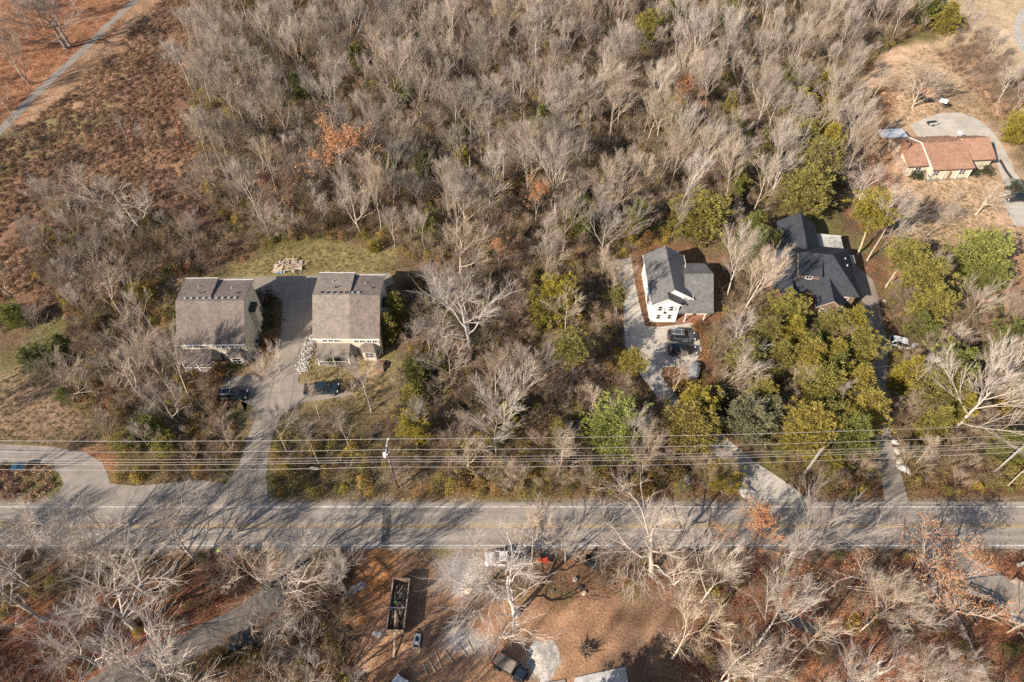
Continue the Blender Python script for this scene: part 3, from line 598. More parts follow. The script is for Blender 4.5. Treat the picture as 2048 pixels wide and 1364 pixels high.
for x, y in ((13.4, 8.2), (13.5, 6.4)): 
    b = MB(); b.ball((x, y, 5.95), .16, n=8, m=5); b.build('roof_vent', 'insulator', r)
b = MB(); b.box(4.7, 7.0, -1.2, .39, .02, .3); b.build('porch_floor', 'concrete', r)
door(r, (5.8, .4, 1.5), 1.1, 2.2, (0, -1), 'timber')

# ranch house
RH = thing('ranch_house', (86.5, 123.6, 0), R(4.4), 'long single-storey ranch house with reddish brown roof and cream walls', 'house'); r = RH
def rsect(x0, x1, y0, y1, ez, rz_, ryy, fl, fr):
    profile_body(r, x0, x1, [(y0 + .5, 0), (y1 - .4, 0), (y1 - .4, ez - .25), (ryy, rz_ - .25), (y0 + .5, ez - .2)], 'cream_siding')
    slope(r, [(x0 - fl, y0, ez), (x1 + fr, y0, ez), (x1 + fr, ryy, rz_), (x0 - fl, ryy, rz_)], 'red_shingle', .14)
    slope(r, [(x0 - fl, ryy + .004, rz_), (x1 + fr, ryy + .004, rz_), (x1 + fr, y1, ez), (x0 - fl, y1, ez)], 'red_shingle', .14)
    b = MB(); b.box(x0 - fl, x1 + fr, y0 - .12, y0 - .003, ez - .18, ez - .02); b.build('gutter', 'dark_pole_wood', r)
rsect(.5, 5.0, 0.0, 10.6, 2.95, 4.75, 5.7, .4, 0)
rsect(5.01, 14.6, -1.6, 10.6, 2.95, 4.85, 5.7, .05, .05)
rsect(14.61, 20.5, 1.2, 10.2, 2.9, 5.05, 6.4, 0, .4)
b = MB(); b.bar((4.98, -1.6, 2.98), (4.98, 5.7, 4.9), .1, .22); b.bar((4.98, 5.72, 4.9), (4.98, 10.6, 3.0), .1, .2); b.build('rake_board', 'trim', r)
b = MB(); b.box(.45, .5 - .003, .6, 10, 0, 2.6); b.build('gable_siding', 'stone_wall', r)
b = MB(); b.box(.3, 1.25, 4.2, 5.3, 2.6, 5.8); b.box(.22, 1.33, 4.12, 5.38, 5.8, 5.95); b.build('chimney', 'brick', r)
b = MB(); b.box(.55, 1.0, 4.45, 5.05, 5.95, 6.2); b.build('chimney_pot', 'dark_trim', r)
b = MB(); b.box(4.8, 14.5, -1.7, -.9 + 1.0, .01, .16); b.build('porch_floor', 'concrete', r)
for x in (5.3, 8.4, 11.5, 14.3): post(r, x, -1.35, .16, 2.8, 'trim', .14)
window(r, (3.2, .5, 1.6), 1.4, 1.3, (0, -1), cols=2, rows=2, pane='glass_dark'); window(r, (15.9, 1.7, 1.6), 1.7, 1.4, (0, -1), cols=2, rows=2)
for x in (6.6, 12.6): window(r, (x, -1.1, 1.6), 1.4, 1.2, (0, -1), cols=2)
door(r, (9.6, -1.1, 1.2), 1.0, 2.0, (0, -1), 'brown_siding')
for x in (6.6, 9.0, 11.4, 13.8): vent(r, x, 6.2, 4.68, 'red_shingle', .3)
for x, y in ((7.5, 8.9), (12.2, 9.2), (14.2, 8.0), (15.7, 9.0), (17.0, 9.3)): pipe(r, x, y, 3.5 + (10.6 - y) * .35)
b = MB(); b.ball((16.9, 10.5, 3.6), .65, .65, .35, n=12, m=4, z0=0); b.cyl((16.9, 10.5, 2.8), .05, .9, 6); b.build('satellite_dish', 'insulator', r)
# deck and metal awning
b = MB(); 
for k in range(19): b.box(-3.2 + k * .2, -3.04 + k * .2, 5.6, 11.4, .95, 1.0)
b.build('deck_boards', 'deck_wood', r)['kind'] = 'stuff'
for x in (-3.1, .3):
    for y in (5.8, 8.5, 11.2):
        if not (x > 0 and y < 10): post(r, x, y, 0, 1.9, 'deck_wood', .12)
b = MB(); b.bar((-3.1, 5.8, 1.85), (-3.1, 11.2, 1.85), .1); b.bar((-3.1, 11.2, 1.85), (.3, 11.2, 1.85), .1); b.bar((-3.1, 5.8, 1.5), (-3.1, 11.2, 1.5), .06); b.build('railing', 'timber', r)
for k in range(6):
    b = MB(); b.box(-2.6, -1.2, 5.3 - k * .32, 5.6 - k * .32, .78 - k * .16, .83 - k * .16); b.build('step', 'deck_wood', r)
slope(r, [(-1.2, 10.55, 3.15), (5.0, 10.55, 3.15), (5.2, 14.2, 2.85), (-.8, 14.2, 2.85)], 'metal_sheet', .06, 'metal_awning')
for x in (-.6, 5.0): post(r, x, 14.0, 0, 2.8, 'trim', .1)

# ---------------------------------------------------------------- vehicles
def wheel(parent, x, y, rr, wd=.24, rim='rim'):
    s = 1 if y > 0 else -1
    t = MB(); n = 14
    t.tube([(x, y - s * wd / 2 - 0, rr), (x, y - s * wd / 2, rr), (x, y + s * wd / 2, rr)], [rr * .7, rr, rr], n); t.tube([(x, y + s * wd / 2 - .001, rr), (x, y + s * (wd / 2 + .02), rr)], [rr * .97, rr * .72], n, cap=False)
    w_ = t.build('wheel', 'rubber', parent); k = MB(); k.cyl((x, y + s * (wd / 2 - .03), rr), rr * .66, s * .045, 10, axis='y'); k.build('rim', rim, w_)
def body_secs(st, W):
    out = []
    for x, hw, zb, zt in st:
        h = W / 2 * hw; out.append([(x, -h, zb + .08), (x, -h * 1.0, (zb + zt) / 2), (x, -h * .97, zt - .10), (x, -h * .84, zt), (x, h * .84, zt), (x, h * .97, zt - .10), (x, h, (zb + zt) / 2), (x, h, zb + .08), (x, h * .8, zb), (x, -h * .8, zb)])
    return out
def vehicle(kind, loc, head, paint, name, label, cat, rails=False, z=0.05):
    r = thing(name, (*loc, z), R(head), label, cat)
    S = dict(suv=(4.85, 1.95, .38), sedan=(4.8, 1.84, .33), pickup=(5.7, 2.0, .40), jeep=(4.7, 1.9, .43))[kind]; L, W, wr = S; h = L / 2
    if kind == 'sedan': st = [(-h, .80, .45, .78), (-h + .1, .93, .30, .93), (-h + .8, 1, .26, .97), (0, 1, .24, .95), (.95, 1, .25, .95), (1.7, .98, .26, .86), (h - .15, .90, .30, .74), (h, .76, .42, .62)]; GB, GT, zb, zt = (-1.75, 1.1), (-1.05, .25), .94, 1.42
    elif kind == 'suv': st = [(-h, .86, .5, .98), (-h + .08, .96, .36, 1.08), (-h + .6, 1, .32, 1.10), (0, 1, .30, 1.08), (.85, 1, .30, 1.06), (1.7, .98, .32, 1.0), (h - .18, .93, .36, .90), (h, .80, .45, .74)]; GB, GT, zb, zt = (-h + .12, 1.15), (-h + .42, .35), 1.06, 1.72
    elif kind == 'pickup': st = [(-.55, 1, .42, 1.12), (.3, 1, .40, 1.12), (1.15, 1, .40, 1.10), (1.9, .99, .42, 1.06), (h - .2, .95, .44, .98), (h, .84, .52, .82)]; GB, GT, zb, zt = (-.55, 1.45), (-.35, .72), 1.09, 1.78
    else: st = [(-h + .2, .84, .5, 1.12), (-h + .25, .86, .45, 1.16), (0, .86, .45, 1.16), (.7, .84, .45, 1.16), (.75, .78, .46, 1.12), (h - .25, .70, .50, 1.06), (h - .15, .66, .55, .98)]; GB, GT, zb, zt = (-h + .25, .95), (-h + .32, .55), 1.14, 1.80
    b = MB(); b.loft(body_secs(st, W)); b.build('body', paint, r, smooth=False)
    hb, ht = W / 2 * (.90 if kind != 'jeep' else .84), W / 2 * (.70 if kind != 'jeep' else .78)
    A = [(GB[0], -hb, zb), (GB[1], -hb, zb), (GB[1] + .05, 0, zb), (GB[1], hb, zb), (GB[0], hb, zb)]; T = [(GT[0], -ht, zt), (GT[1], -ht, zt), (GT[1] + .06, 0, zt), (GT[1], ht, zt), (GT[0], ht, zt)]
    b = MB(); b.loft([A, T]); b.build('cabin_glass', 'car_glass', r)
    b = MB(); b.loft([[(p[0] + (-.03 if i in (0, 4) else .03), p[1] * 1.03, zt + .001) for i, p in enumerate(T)], [(p[0] * .99, p[1] * .96, zt + .065) for p in T]]); b.build('roof', paint if kind != 'jeep' else 'canvas_top', r)
    b = MB()
    for s in (-1, 1):
        b.bar((GB[1], s * hb, zb), (GT[1], s * ht, zt), .07, .05); b.bar((GB[0], s * hb, zb), (GT[0], s * ht, zt), .14, .08)
        m0 = (GB[0] + GB[1]) / 2 + .1; b.bar((m0, s * (hb + .005), zb), (m0 * .95 + (GT[0] + GT[1]) * .02, s * (ht + .01), zt), .07, .05)
        if kind == 'suv': b.bar((GB[0] + .9, s * (hb + .005), zb), (GT[0] + .75, s * (ht + .01), zt), .09, .05)
    b.build('pillars', paint, r)
    wx = (h - .85, -h + (1.0 if kind != 'pickup' else 1.15))
    for x in wx:
        for s in (-1, 1):
            wheel(r, x, s * (W / 2 - .10 if kind != 'jeep' else W / 2 - .05), wr); a = MB(); a.tube([(x + (wr + .10) * math.cos(t), s * (W / 2 - .01), wr + (wr + .10) * math.sin(t)) for t in [math.pi * k / 6 for k in range(7)]], [.05] * 7, 5); a.build('wheel_arch', 'plastic_black' if kind in ('jeep', 'suv') else paint, r)
    for s in (-1, 1):
        b = MB(); b.box(h - .16, h - .02 + (0 if kind != 'jeep' else -.14), s * W * .36 - .17, s * W * .36 + .17, .66 + (.12 if kind != 'sedan' else 0), .80 + (.12 if kind != 'sedan' else 0)); b.build('headlight', 'clear_lens', r)
        xb = -h - .02; b = MB(); b.box(xb, xb + .12, s * W * .41 - .09, s * W * .41 + .09, .72, 1.02 if kind != 'sedan' else .86); b.build('tail_light', 'red_lens', r)
        b = MB(); b.box(GB[1] - .32, GB[1] - .14, s * (W / 2 + .02) - .09, s * (W / 2 + .02) + .09, zb, zb + .16); b.build('mirror', paint, r)
    b = MB(); b.box(h - .10 - (.08 if kind == 'jeep' else 0), h + .04, -W * .42, W * .42, .36, .56); b.build('bumper', 'plastic_black' if paint != 'paint_white' else paint, r)
    b = MB(); b.box(-h - .04 , -h + .10, -W * .42, W * .42, .38, .58); b.build('bumper', 'plastic_black', r)
    if kind != 'jeep':
        b = MB(); b.box(h - .05, h + .015, -W * .26, W * .26, .60, .76); b.build('grille', 'plastic_black', r)
    if kind == 'pickup':
        b = MB(); b.box(-h + .05, -.6, -W / 2 + .03, W / 2 - .03, .5, .72); b.build('bed_floor', 'plastic_black', r)
        for s in (-1, 1):
            b = MB(); y0 = s * (W / 2 - .10); b.box(-h + .02, -.56, min(y0, s * W / 2 * .985), max(y0, s * W / 2 * .985), .48, 1.13); b.build('bed_side', paint, r)
        b = MB(); b.box(-h, -h + .08, -W / 2 + .11, W / 2 - .11, .5, 1.12); b.build('tailgate', paint, r)
        b = MB(); b.box(-h + .1, -.7, -W / 2 + .12, W / 2 - .12, .722, .74); b.build('bed_liner', 'plastic_black', r)
    if rails:
        b = MB()
        for s in (-1, 1): b.bar((GT[0] + .15, s * ht * .85, zt + .12), (GT[1] - .1, s * ht * .85, zt + .12), .05); 
        for x in (GT[0] + .5, GT[1] - .5): b.bar((x, -ht * .85, zt + .13), (x, ht * .85, zt + .13), .05)
        for s in (-1, 1):
            for x in (GT[0] + .2, GT[1] - .15): b.bar((x, s * ht * .85, zt + .05), (x, s * ht * .85, zt + .12), .05)
        b.build('roof_rack', 'galv', r)
    if kind == 'jeep':
        for k in range(9):
            y = -ht * .88 + k * ht * .22; q = MB(); q.box(GT[0] + .05, GT[0] + 1.45, y - .022, y + .022, zt + .06, zt + .078); q.build('top_rib', 'canvas_rib', r)
        q = MB(); q.box(GT[0] + 1.55, GT[1] - .05, -ht * .8, ht * .8, zt + .06, zt + .085); q.build('front_top_panel', 'canvas_top', r)
        q = MB(); q.cyl((-h + .02, 0, 1.0), .40, .22, 16, axis='x'); q.build('spare_wheel', 'rubber', r)
        for s in (-1, 1):
            for x in wx: q = MB(); q.loft([[(x - .6, s * .72, .62), (x - .6, s * 1.02, .60), (x - .6, s * 1.02, .66), (x - .6, s * .72, .68)], [(x - .3, s * .72, .98), (x - .3, s * 1.02, .94), (x - .3, s * 1.02, 1.0), (x - .3, s * .72, 1.04)], [(x + .35, s * .72, .98), (x + .35, s * 1.02, .94), (x + .35, s * 1.02, 1.0), (x + .35, s * .72, 1.04)], [(x + .65, s * .72, .68), (x + .65, s * 1.02, .66), (x + .65, s * 1.02, .72), (x + .65, s * .72, .74)]]); q.build('fender', 'plastic_black', r)
        q = MB(); q.box(.9, h - .35, -.5, .5, 1.10, 1.15); q.build('hood_panel', paint, r)
    return r
vehicle('suv', G(468, 795), 2, 'paint_black', 'parked_suv', 'black car with roof rack on the pad below the left beige house', 'car', True)
vehicle('pickup', G(645, 783), 3, 'paint_navy', 'pickup_truck', 'dark navy pickup truck parked below the right beige house', 'pickup')
vehicle('suv', G(1361, 677), -4, 'paint_grey', 'parked_suv', 'grey car with red tail lights nearest the white house', 'car', True)
vehicle('suv', G(1363, 706), -2, 'paint_black', 'parked_suv', 'black car parked below the grey one in front of the white house', 'car')
vehicle('suv', G(1803, 694), -17, 'paint_silver', 'parked_suv', 'silver off-road car with roof rack beside the curved stone driveway', 'car', True)
vehicle('sedan', G(2031, 400), 184, 'paint_black', 'parked_sedan', 'black sedan with glinting windscreen on the ranch house driveway', 'car')
vehicle('pickup', G(1010, 1122), 180, 'paint_silver', 'pickup_truck', 'silver pickup truck beside the road at the dirt site', 'pickup')
vehicle('jeep', G(1020, 1338), -30, 'paint_navy', 'off_road_car', 'dark off-road car with ribbed tan soft top on the bare dirt', 'car')
vehicle('suv', G(785, 1394), 60, 'paint_white', 'work_van', 'white vehicle cut off by the bottom edge on the dirt site', 'car')
vehicle('sedan', G(497, 1282), 12, 'paint_teal', 'parked_sedan', 'dark teal car in the shade beside the lane lower left', 'car')
# ---------------------------------------------------------------- people
def person(loc, z, head, label, pose, shirt='dark_cloth', pants='dark_cloth', hat=None, vest=None):
    r = thing('person', (*loc, z), R(head), label, 'person')
    # joints in metres, person faces +x; pose shifts
    bend = pose.get('bend', 0.1); st = pose.get('step', 0.15); arm = pose.get('arm', 0.5)
    J = {'pelvis': (0, 0, .95), 'spine': (.10 * bend * 2, 0, 1.18), 'chest': (.28 * bend * 2, 0, 1.38), 'neck': (.36 * bend * 2, 0, 1.50), 'head': (.44 * bend * 2, 0, 1.62), 'crown': (.47 * bend * 2, 0, 1.72)}
    rad = {'pelvis': .15, 'spine': .145, 'chest': .155, 'neck': .06, 'head': .095, 'crown': .07}
    E = [('pelvis', 'spine'), ('spine', 'chest'), ('chest', 'neck'), ('neck', 'head'), ('head', 'crown')]
    for s, n in ((1, 'l'), (-1, 'r')):
        cx = J['chest'][0]; sh = (cx, s * .20, 1.42); el = (cx + .12 + arm * .10, s * .29, 1.15 + arm * .05); wr = (cx + .22 + arm * .22, s * .24, .98 + arm * .22)
        hd = (wr[0] + .07, wr[1] - s * .01, wr[2] - .01)
        J.update({'sh' + n: sh, 'el' + n: el, 'wr' + n: wr, 'pa' + n: hd}); rad.update({'sh' + n: .065, 'el' + n: .045, 'wr' + n: .032, 'pa' + n: .036})
        E += [('chest', 'sh' + n), ('sh' + n, 'el' + n), ('el' + n, 'wr' + n), ('wr' + n, 'pa' + n)]
        for k in range(4):
            ln = (.075, .085, .08, .06)[k]; a = 'f%d' % k + n; c = 'g%d' % k + n; y = hd[1] + (k - 1.5) * .022
            J[a] = (hd[0] + ln * .6, y, hd[2] - .005); J[c] = (hd[0] + ln, y, hd[2] - .035); rad[a] = .009; rad[c] = .008; E += [('pa' + n, a), (a, c)]
        J['t' + n] = (hd[0] + .02, hd[1] - s * .055, hd[2] - .01); rad['t' + n] = .010; E.append(('wr' + n, 't' + n))
        fx_ = st * s
        J.update({'hp' + n: (0, s * .10, .88), 'kn' + n: (fx_ * .7 + .04, s * .11, .50), 'an' + n: (fx_, s * .11, .09), 'to' + n: (fx_ + .17, s * .12, .045)})
        rad.update({'hp' + n: .10, 'kn' + n: .065, 'an' + n: .05, 'to' + n: .045}); E += [('pelvis', 'hp' + n), ('hp' + n, 'kn' + n), ('kn' + n, 'an' + n), ('an' + n, 'to' + n)]
    names = list(J); me = bpy.data.meshes.new('person_rig'); me.from_pydata([J[n] for n in names], [(names.index(a), names.index(b_)) for a, b_ in E], [])
    o = bpy.data.objects.new('person_rig', me); COL.objects.link(o)
    m = o.modifiers.new('skin', 'SKIN'); sv = me.skin_vertices[0].data
    for i, n in enumerate(names): sv[i].radius = (rad[n], rad[n]); sv[i].use_root = (n == 'pelvis')
    s2 = o.modifiers.new('sub', 'SUBSURF'); s2.levels = 1; s2.render_levels = 1
    dg = bpy.context.evaluated_depsgraph_get(); nm = bpy.data.meshes.new_from_object(o.evaluated_get(dg)); bpy.data.objects.remove(o)
    nm.materials.clear()
    for k in (shirt, pants, 'skin', 'plastic_black'): nm.materials.append(MATS[k])
    pts = [Vector(J[n]) for n in names]
    for p in nm.polygons:
        n = names[min(range(len(names)), key=lambda i: (pts[i] - p.center).length)]
        p.material_index = 2 if (n[:2] in ('ne', 'he', 'cr', 'pa', 'wr') or n[0] in 'fgt') else 3 if n[:2] == 'to' else 1 if n[:2] in ('pe', 'hp', 'kn', 'an') else 0
        p.use_smooth = True
    nm.name = 'body'; link('body', nm, r); hx, _, hz = J['head']
    f = MB(); f.tube([(hx + .085, 0, hz + .01), (hx + .12, 0, hz - .02)], [.012, .018], 5)
    for s in (-1, 1): f.ball((hx + .083, s * .032, hz + .025), .012, n=6, m=4); f.ball((hx - .005, s * .098, hz), .02, .012, .03, n=6, m=4)
    f.box(hx + .075, hx + .092, -.025, .025, hz - .055, hz - .045); f.build('face', 'skin', r)
    if hat:
        q = MB(); q.ball((hx, 0, hz + .03), .145, .125, .14, n=12, m=5, z0=0.0); q.cyl((hx + .02, 0, hz + .03), .175, .02, 12); q.build('helmet', hat, r)
    else:
        q = MB(); q.ball((hx - .015, 0, hz + .02), .112, .105, .12, n=10, m=5, z0=-.1); q.build('hair', 'hair', r)
    if vest:
        c = J['chest'][0]; q = MB(); secs = []
        for zz, a, b_, xo in ((.98, .17, .20, J['pelvis'][0]), (1.2, .18, .215, J['spine'][0]), (1.40, .18, .235, c), (1.49, .12, .16, c + .02)): secs.append([(xo + a * math.cos(t), b_ * math.sin(t), zz) for t in [2 * math.pi * k / 12 for k in range(12)]])
        q.loft([list(reversed(x)) for x in secs]); q.build('vest', vest, r)
    return r
person(G(441, 1108), 0.02, 30, 'worker in lime high-visibility vest at roadside, left of the blue bin', dict(bend=.9, step=.15, arm=.8), 'dark_cloth', 'dark_cloth', None, 'lime_cloth')
person(G(499, 1111), 0.02, 200, 'worker in lime high-visibility vest at roadside, right of the blue bin', dict(bend=.7, step=.12, arm=.3), 'dark_cloth', 'dark_cloth', None, 'lime_cloth')
person(G(841, 1262), 0.02, 262, 'person in dark clothes standing behind the small track loader', dict(bend=.3, step=.1, arm=.7))

# ---------------------------------------------------------------- roadside and site things
def blob_rock(name, loc, sx, sy, sz, m, label, cat='rock', seed=0, group=None):
    rg = random.Random(seed); b = MB(); secs = []; n = 9
    for i in range(5):
        t = i / 4; zz = sz * (t * .95); rr = (1 - t * t * .72) * (1 if i < 4 else .55)
        secs.append([(sx * rr * math.cos(2 * math.pi * j / n) * rg.uniform(.78, 1.1), sy * rr * math.sin(2 * math.pi * j / n) * rg.uniform(.78, 1.1), zz * rg.uniform(.85, 1.1) - .08) for j in range(n)])
    b.loft([list(reversed(q)) for q in secs]); o = b.build(name, m, None, (*loc, ground_z(*loc)), rg.uniform(0, 3)); return tag(o, label, cat, group)
bx = thing('wheeled_bin', (*G(471, 1112), 0.02), R(5), 'blue wheeled bin with white label on its lid by the road edge', 'bin')
b = MB(); b.loft([[(-.26, -.26, .12), (.26, -.26, .12), (.26, .26, .12), (-.26, .26, .12)], [(-.34, -.34, 1.1), (.34, -.34, 1.1), (.34, .34, 1.1), (-.34, .34, 1.1)]]); b.build('bin_body', 'blue_plastic', bx)
b = MB(); b.box(-.38, .38, -.38, .38, 1.1, 1.17); b.build('lid', 'blue_plastic', bx); b = MB(); b.box(-.2, .22, .02, .3, 1.172, 1.18); b.build('label_patch', 'bin_label', bx)
for s in (-1, 1): wheel(bx, -.22, s * .3, .12, .06)
b = MB(); b.bar((-.3, -.4, 1.05), (.3, -.4, 1.05), .05); b.build('handle', 'plastic_black', bx)

# skip full of branches
CX, CY = G(800, 1216); sk = thing('roll_off_container', (CX, CY, 0.02), R(-1.5), 'long open steel and board container filled with cut branches', 'container')
L2, W2, HT = 3.4, 1.12, 1.8
b = MB(); b.box(-W2, W2, -L2, L2, .25, .42); b.build('floor', 'rusty_steel', sk)
for s in (-1, 1):
    b = MB(); b.box(min(s * W2, s * (W2 - .07)), max(s * W2, s * (W2 - .07)), -L2, L2, .42, HT); b.build('side_panel', 'rusty_steel', sk)
    b = MB(); b.box(min(s * (W2 - .08), s * (W2 + .06)), max(s * (W2 - .08), s * (W2 + .06)), -L2, L2, HT + .002, HT + .1); b.build('top_rail', 'grey_wood', sk)
    for k in range(9):
        y = -L2 + .3 + k * (2 * L2 - .6) / 8; b = MB(); b.box(min(s * (W2 + .002), s * (W2 + .1)), max(s * (W2 + .002), s * (W2 + .1)), y - .05, y + .05, .3, HT); b.build('rib', 'rusty_steel', sk)
b = MB(); b.box(-W2 + .07, W2 - .07, L2 - .08, L2, .42, HT + .15); b.build('end_board', 'weathered_board', sk)
for k in range(6):
    b = MB(); b.box(-W2 - .02, W2 + .02, -L2 - .12, -L2 - .03, .35 + k * .30, .62 + k * .30); b.build('tailgate_board', 'weathered_board', sk)
b = MB(); b.box(-W2 + .07, W2 - .07, -.55, -.45, 1.6, 1.72); b.build('cross_bar', 'galv', sk)
b = MB(); b.bar((-.2, -L2 + 2.4, 2.0), (.0, -L2 - 2.9, .12), .26, .06); b.build('ramp_board', 'timber', sk)
for x in (-.9, .9):
    for y in (-2.8, 2.8): wheel(sk, x * 1.15, y, .22, .16)
rg = random.Random(5); ld = MB()
pile = thing('branch_pile', (CX, CY, .45), R(-1.5), 'cut branches and brush loaded inside the long open container', 'brush pile')
for k in range(46):
    x = rg.uniform(-.75, .75); y = rg.uniform(-3.0, 2.2); a = rg.gauss(0, .22); ln = rg.uniform(1.0, 2.4); q = MB()
    z0, z1 = rg.uniform(.5, 1.5), rg.uniform(.6, 1.6); xe = min(max(x + math.sin(a) * ln, -.92), .92)
    q.tube([(x, y, z0), ((x + xe) / 2 + rg.uniform(-.08, .08), y + ln * .25, (z0 + z1) / 2 + .06), (xe, min(y + math.cos(a) * ln * .5, 3.2), z1)], [rg.uniform(.03, .08), .05, .02], 5); q.build('branch', rg.choice(['bark', 'grey_wood', 'grey_wood', 'dark_bark']), pile)
q = MB()
for k in range(500):
    x = rg.uniform(-.95, .95); y = rg.uniform(-3.1, 2.7); zz = rg.uniform(.1, 1.45); a = rg.uniform(0, 6.3); q.tube([(x, y, zz), (x + .3 * math.cos(a), y + .5 * math.sin(a), zz + rg.uniform(-.1, .15))], [.015, .004], 3, cap=False)
q.build('twigs', 'brush_twigs', pile)['kind'] = 'stuff'
lx, ly = .45, .1
person((CX + .5, CY + .35), 1.30, 215, 'person in green hard hat bending over branches inside the long container', dict(bend=1.0, step=.2, arm=.2), 'dark_cloth', 'dark_cloth', 'green_helmet')

# track loader
tl = thing('track_loader', (*G(836, 1282), 0.02), R(262), 'small white stand-on track loader with tan bucket on the dirt', 'loader')
for s in (-1, 1):
    b = MB(); b.loft([[(x, s * .42 - .12, z0), (x, s * .42 + .12, z0), (x, s * .42 + .12, z1), (x, s * .42 - .12, z1)] for x, z0, z1 in ((-.75, .15, .3), (-.6, .02, .42), (.5, .02, .42), (.7, .15, .3))]); b.build('track', 'rubber', tl)
    b = MB(); b.bar((-.5, s * .40, .9), (.65, s * .40, .85), .1, .14); b.bar((.65, s * .40, .9), (1.0, s * .40, .4), .1, .12); b.build('loader_arm', 'paint_white', tl)
b = MB(); b.loft([[(x, -.33, .3), (x, .33, .3), (x, .30, zt), (x, -.30, zt)] for x, zt in ((-.7, 1.0), (-.2, 1.15), (.5, .95), (.62, .8))]); b.build('engine_cover', 'paint_white', tl)
b = MB(); b.box(-.25, .35, -.22, .22, 1.05, 1.16); b.build('hood_grille', 'plastic_black', tl)
b = MB(); b.box(-.85, -.65, -.35, .35, 1.0, 1.25); b.build('control_panel', 'plastic_black', tl)
b = MB(); b.loft([[(.95, y, .1), (1.45, y, .08), (1.45, y, .14), (1.05, y, .18), (1.0, y, .6), (.94, y, .6)] for y in (-.6, .6)]); b.build('bucket', 'weathered_board', tl)

# chipper, black trailer
ch = thing('wood_chipper', (*G(1078, 1124), 0.03), R(178), 'orange and red towed wood chipper behind the silver pickup', 'chipper')
b = MB(); b.loft([[(x, -.5, .6), (x, .5, .6), (x, .45, zt), (x, -.45, zt)] for x, zt in ((-.9, 1.3), (-.3, 1.6), (.5, 1.5), (.8, 1.1))]); b.build('engine_housing', 'paint_orange', ch)
b = MB(); b.loft([[(-.9, -.35, .8), (-.9, .35, .8), (-.9, .35, 1.3), (-.9, -.35, 1.3)], [(-1.9, -.7, .7), (-1.9, .7, .7), (-1.9, .7, 1.5), (-1.9, -.7, 1.5)]]); b.build('feed_chute', 'paint_red', ch)
b = MB(); b.tube([(.3, 0, 1.5), (.4, 0, 2.1), (1.0, 0, 2.4)], [.18, .16, .15], 8); b.build('discharge_chute', 'paint_grey', ch)
b = MB(); b.bar((.8, 0, .5), (2.3, 0, .5), .12); b.box(-.6, .6, -.6, .6, .5, .6); b.build('drawbar', 'plastic_black', ch)
for s in (-1, 1): wheel(ch, 0, s * .72, .34, .2)
b = MB(); b.box(.0, .4, -.62, -.46, .9, 1.3); b.build('side_panel', 'paint_blue', ch); ch.scale = (.62, .62, .62)
tr = thing('dark_trailer', (*G(1192, 1128), 0.03), R(-14), 'black mesh-sided utility trailer half hidden under branches by the road', 'trailer')
b = MB(); b.box(-1.6, 1.6, -.85, .85, .55, .65); b.build('trailer_bed', 'plastic_black', tr)
for y in (-.85, .85):
    b = MB()
    for k in range(17): b.box(-1.6 + k * .2 - .015, -1.6 + k * .2 + .015, y - .02, y + .02, .65, 1.25)
    b.box(-1.62, 1.62, y - .03, y + .03, 1.25, 1.31); b.build('side_rail', 'plastic_black', tr)
b = MB(); b.box(-1.63, -1.57, -.85, .85, .65, 1.5); b.build('ramp_gate', 'plastic_black', tr); b = MB(); b.bar((1.6, 0, .5), (2.8, 0, .5), .1); b.build('drawbar', 'plastic_black', tr)
for s in (-1, 1): wheel(tr, 0, s * .98, .33, .2)

# planks, logs, slabs of concrete
for i, (u, v, a, ln) in enumerate(((863, 1330, 122, 2.2), (878, 1322, 118, 2.4), (897, 1312, 130, 1.8), (925, 1300, 128, 2.0), (850, 1338, 115, 1.6), (940, 1292, 120, 1.5))):
    x, y = G(u, v); q = MB(); q.box(-ln / 2, ln / 2, -.08, .08, 0, .09); o = q.build('plank', 'timber', None, (x, y, ground_z(x, y) + .03), R(a))
    tag(o, 'short timber plank lying on bare dirt left of the off-road car, %s from left' % ['second', 'third', 'fourth', 'fifth', 'first', 'last'][i], 'plank', 'planks on the dirt')
for i, (u, v, rr, h_, m) in enumerate(((938, 1180, .55, .6, 'timber'), (1160, 1178, .35, .4, 'timber'), (1168, 1187, .3, .35, 'timber'), (1105, 1183, .25, .3, 'timber'), (1150, 1160, .3, .4, 'grey_wood'))):
    x, y = G(u, v); q = MB(); q.tube([(0, 0, -.1), (0, 0, h_ * .5), (.03, 0, h_)], [rr * 1.15, rr, rr * .93], 12); o = q.build('log_section', [m, 'dark_bark'][i % 2 if i else 0], None, (x, y, 0.02))
    tag(o, ['large pale sawn stump section left of the big white tree', 'sawn log section right of centre of the clearing edge, upper one', 'sawn log section at the clearing edge, lowest of the group', 'small sawn log section just under the big white tree', 'grey sawn log section nearest the road brush'][i], 'log')
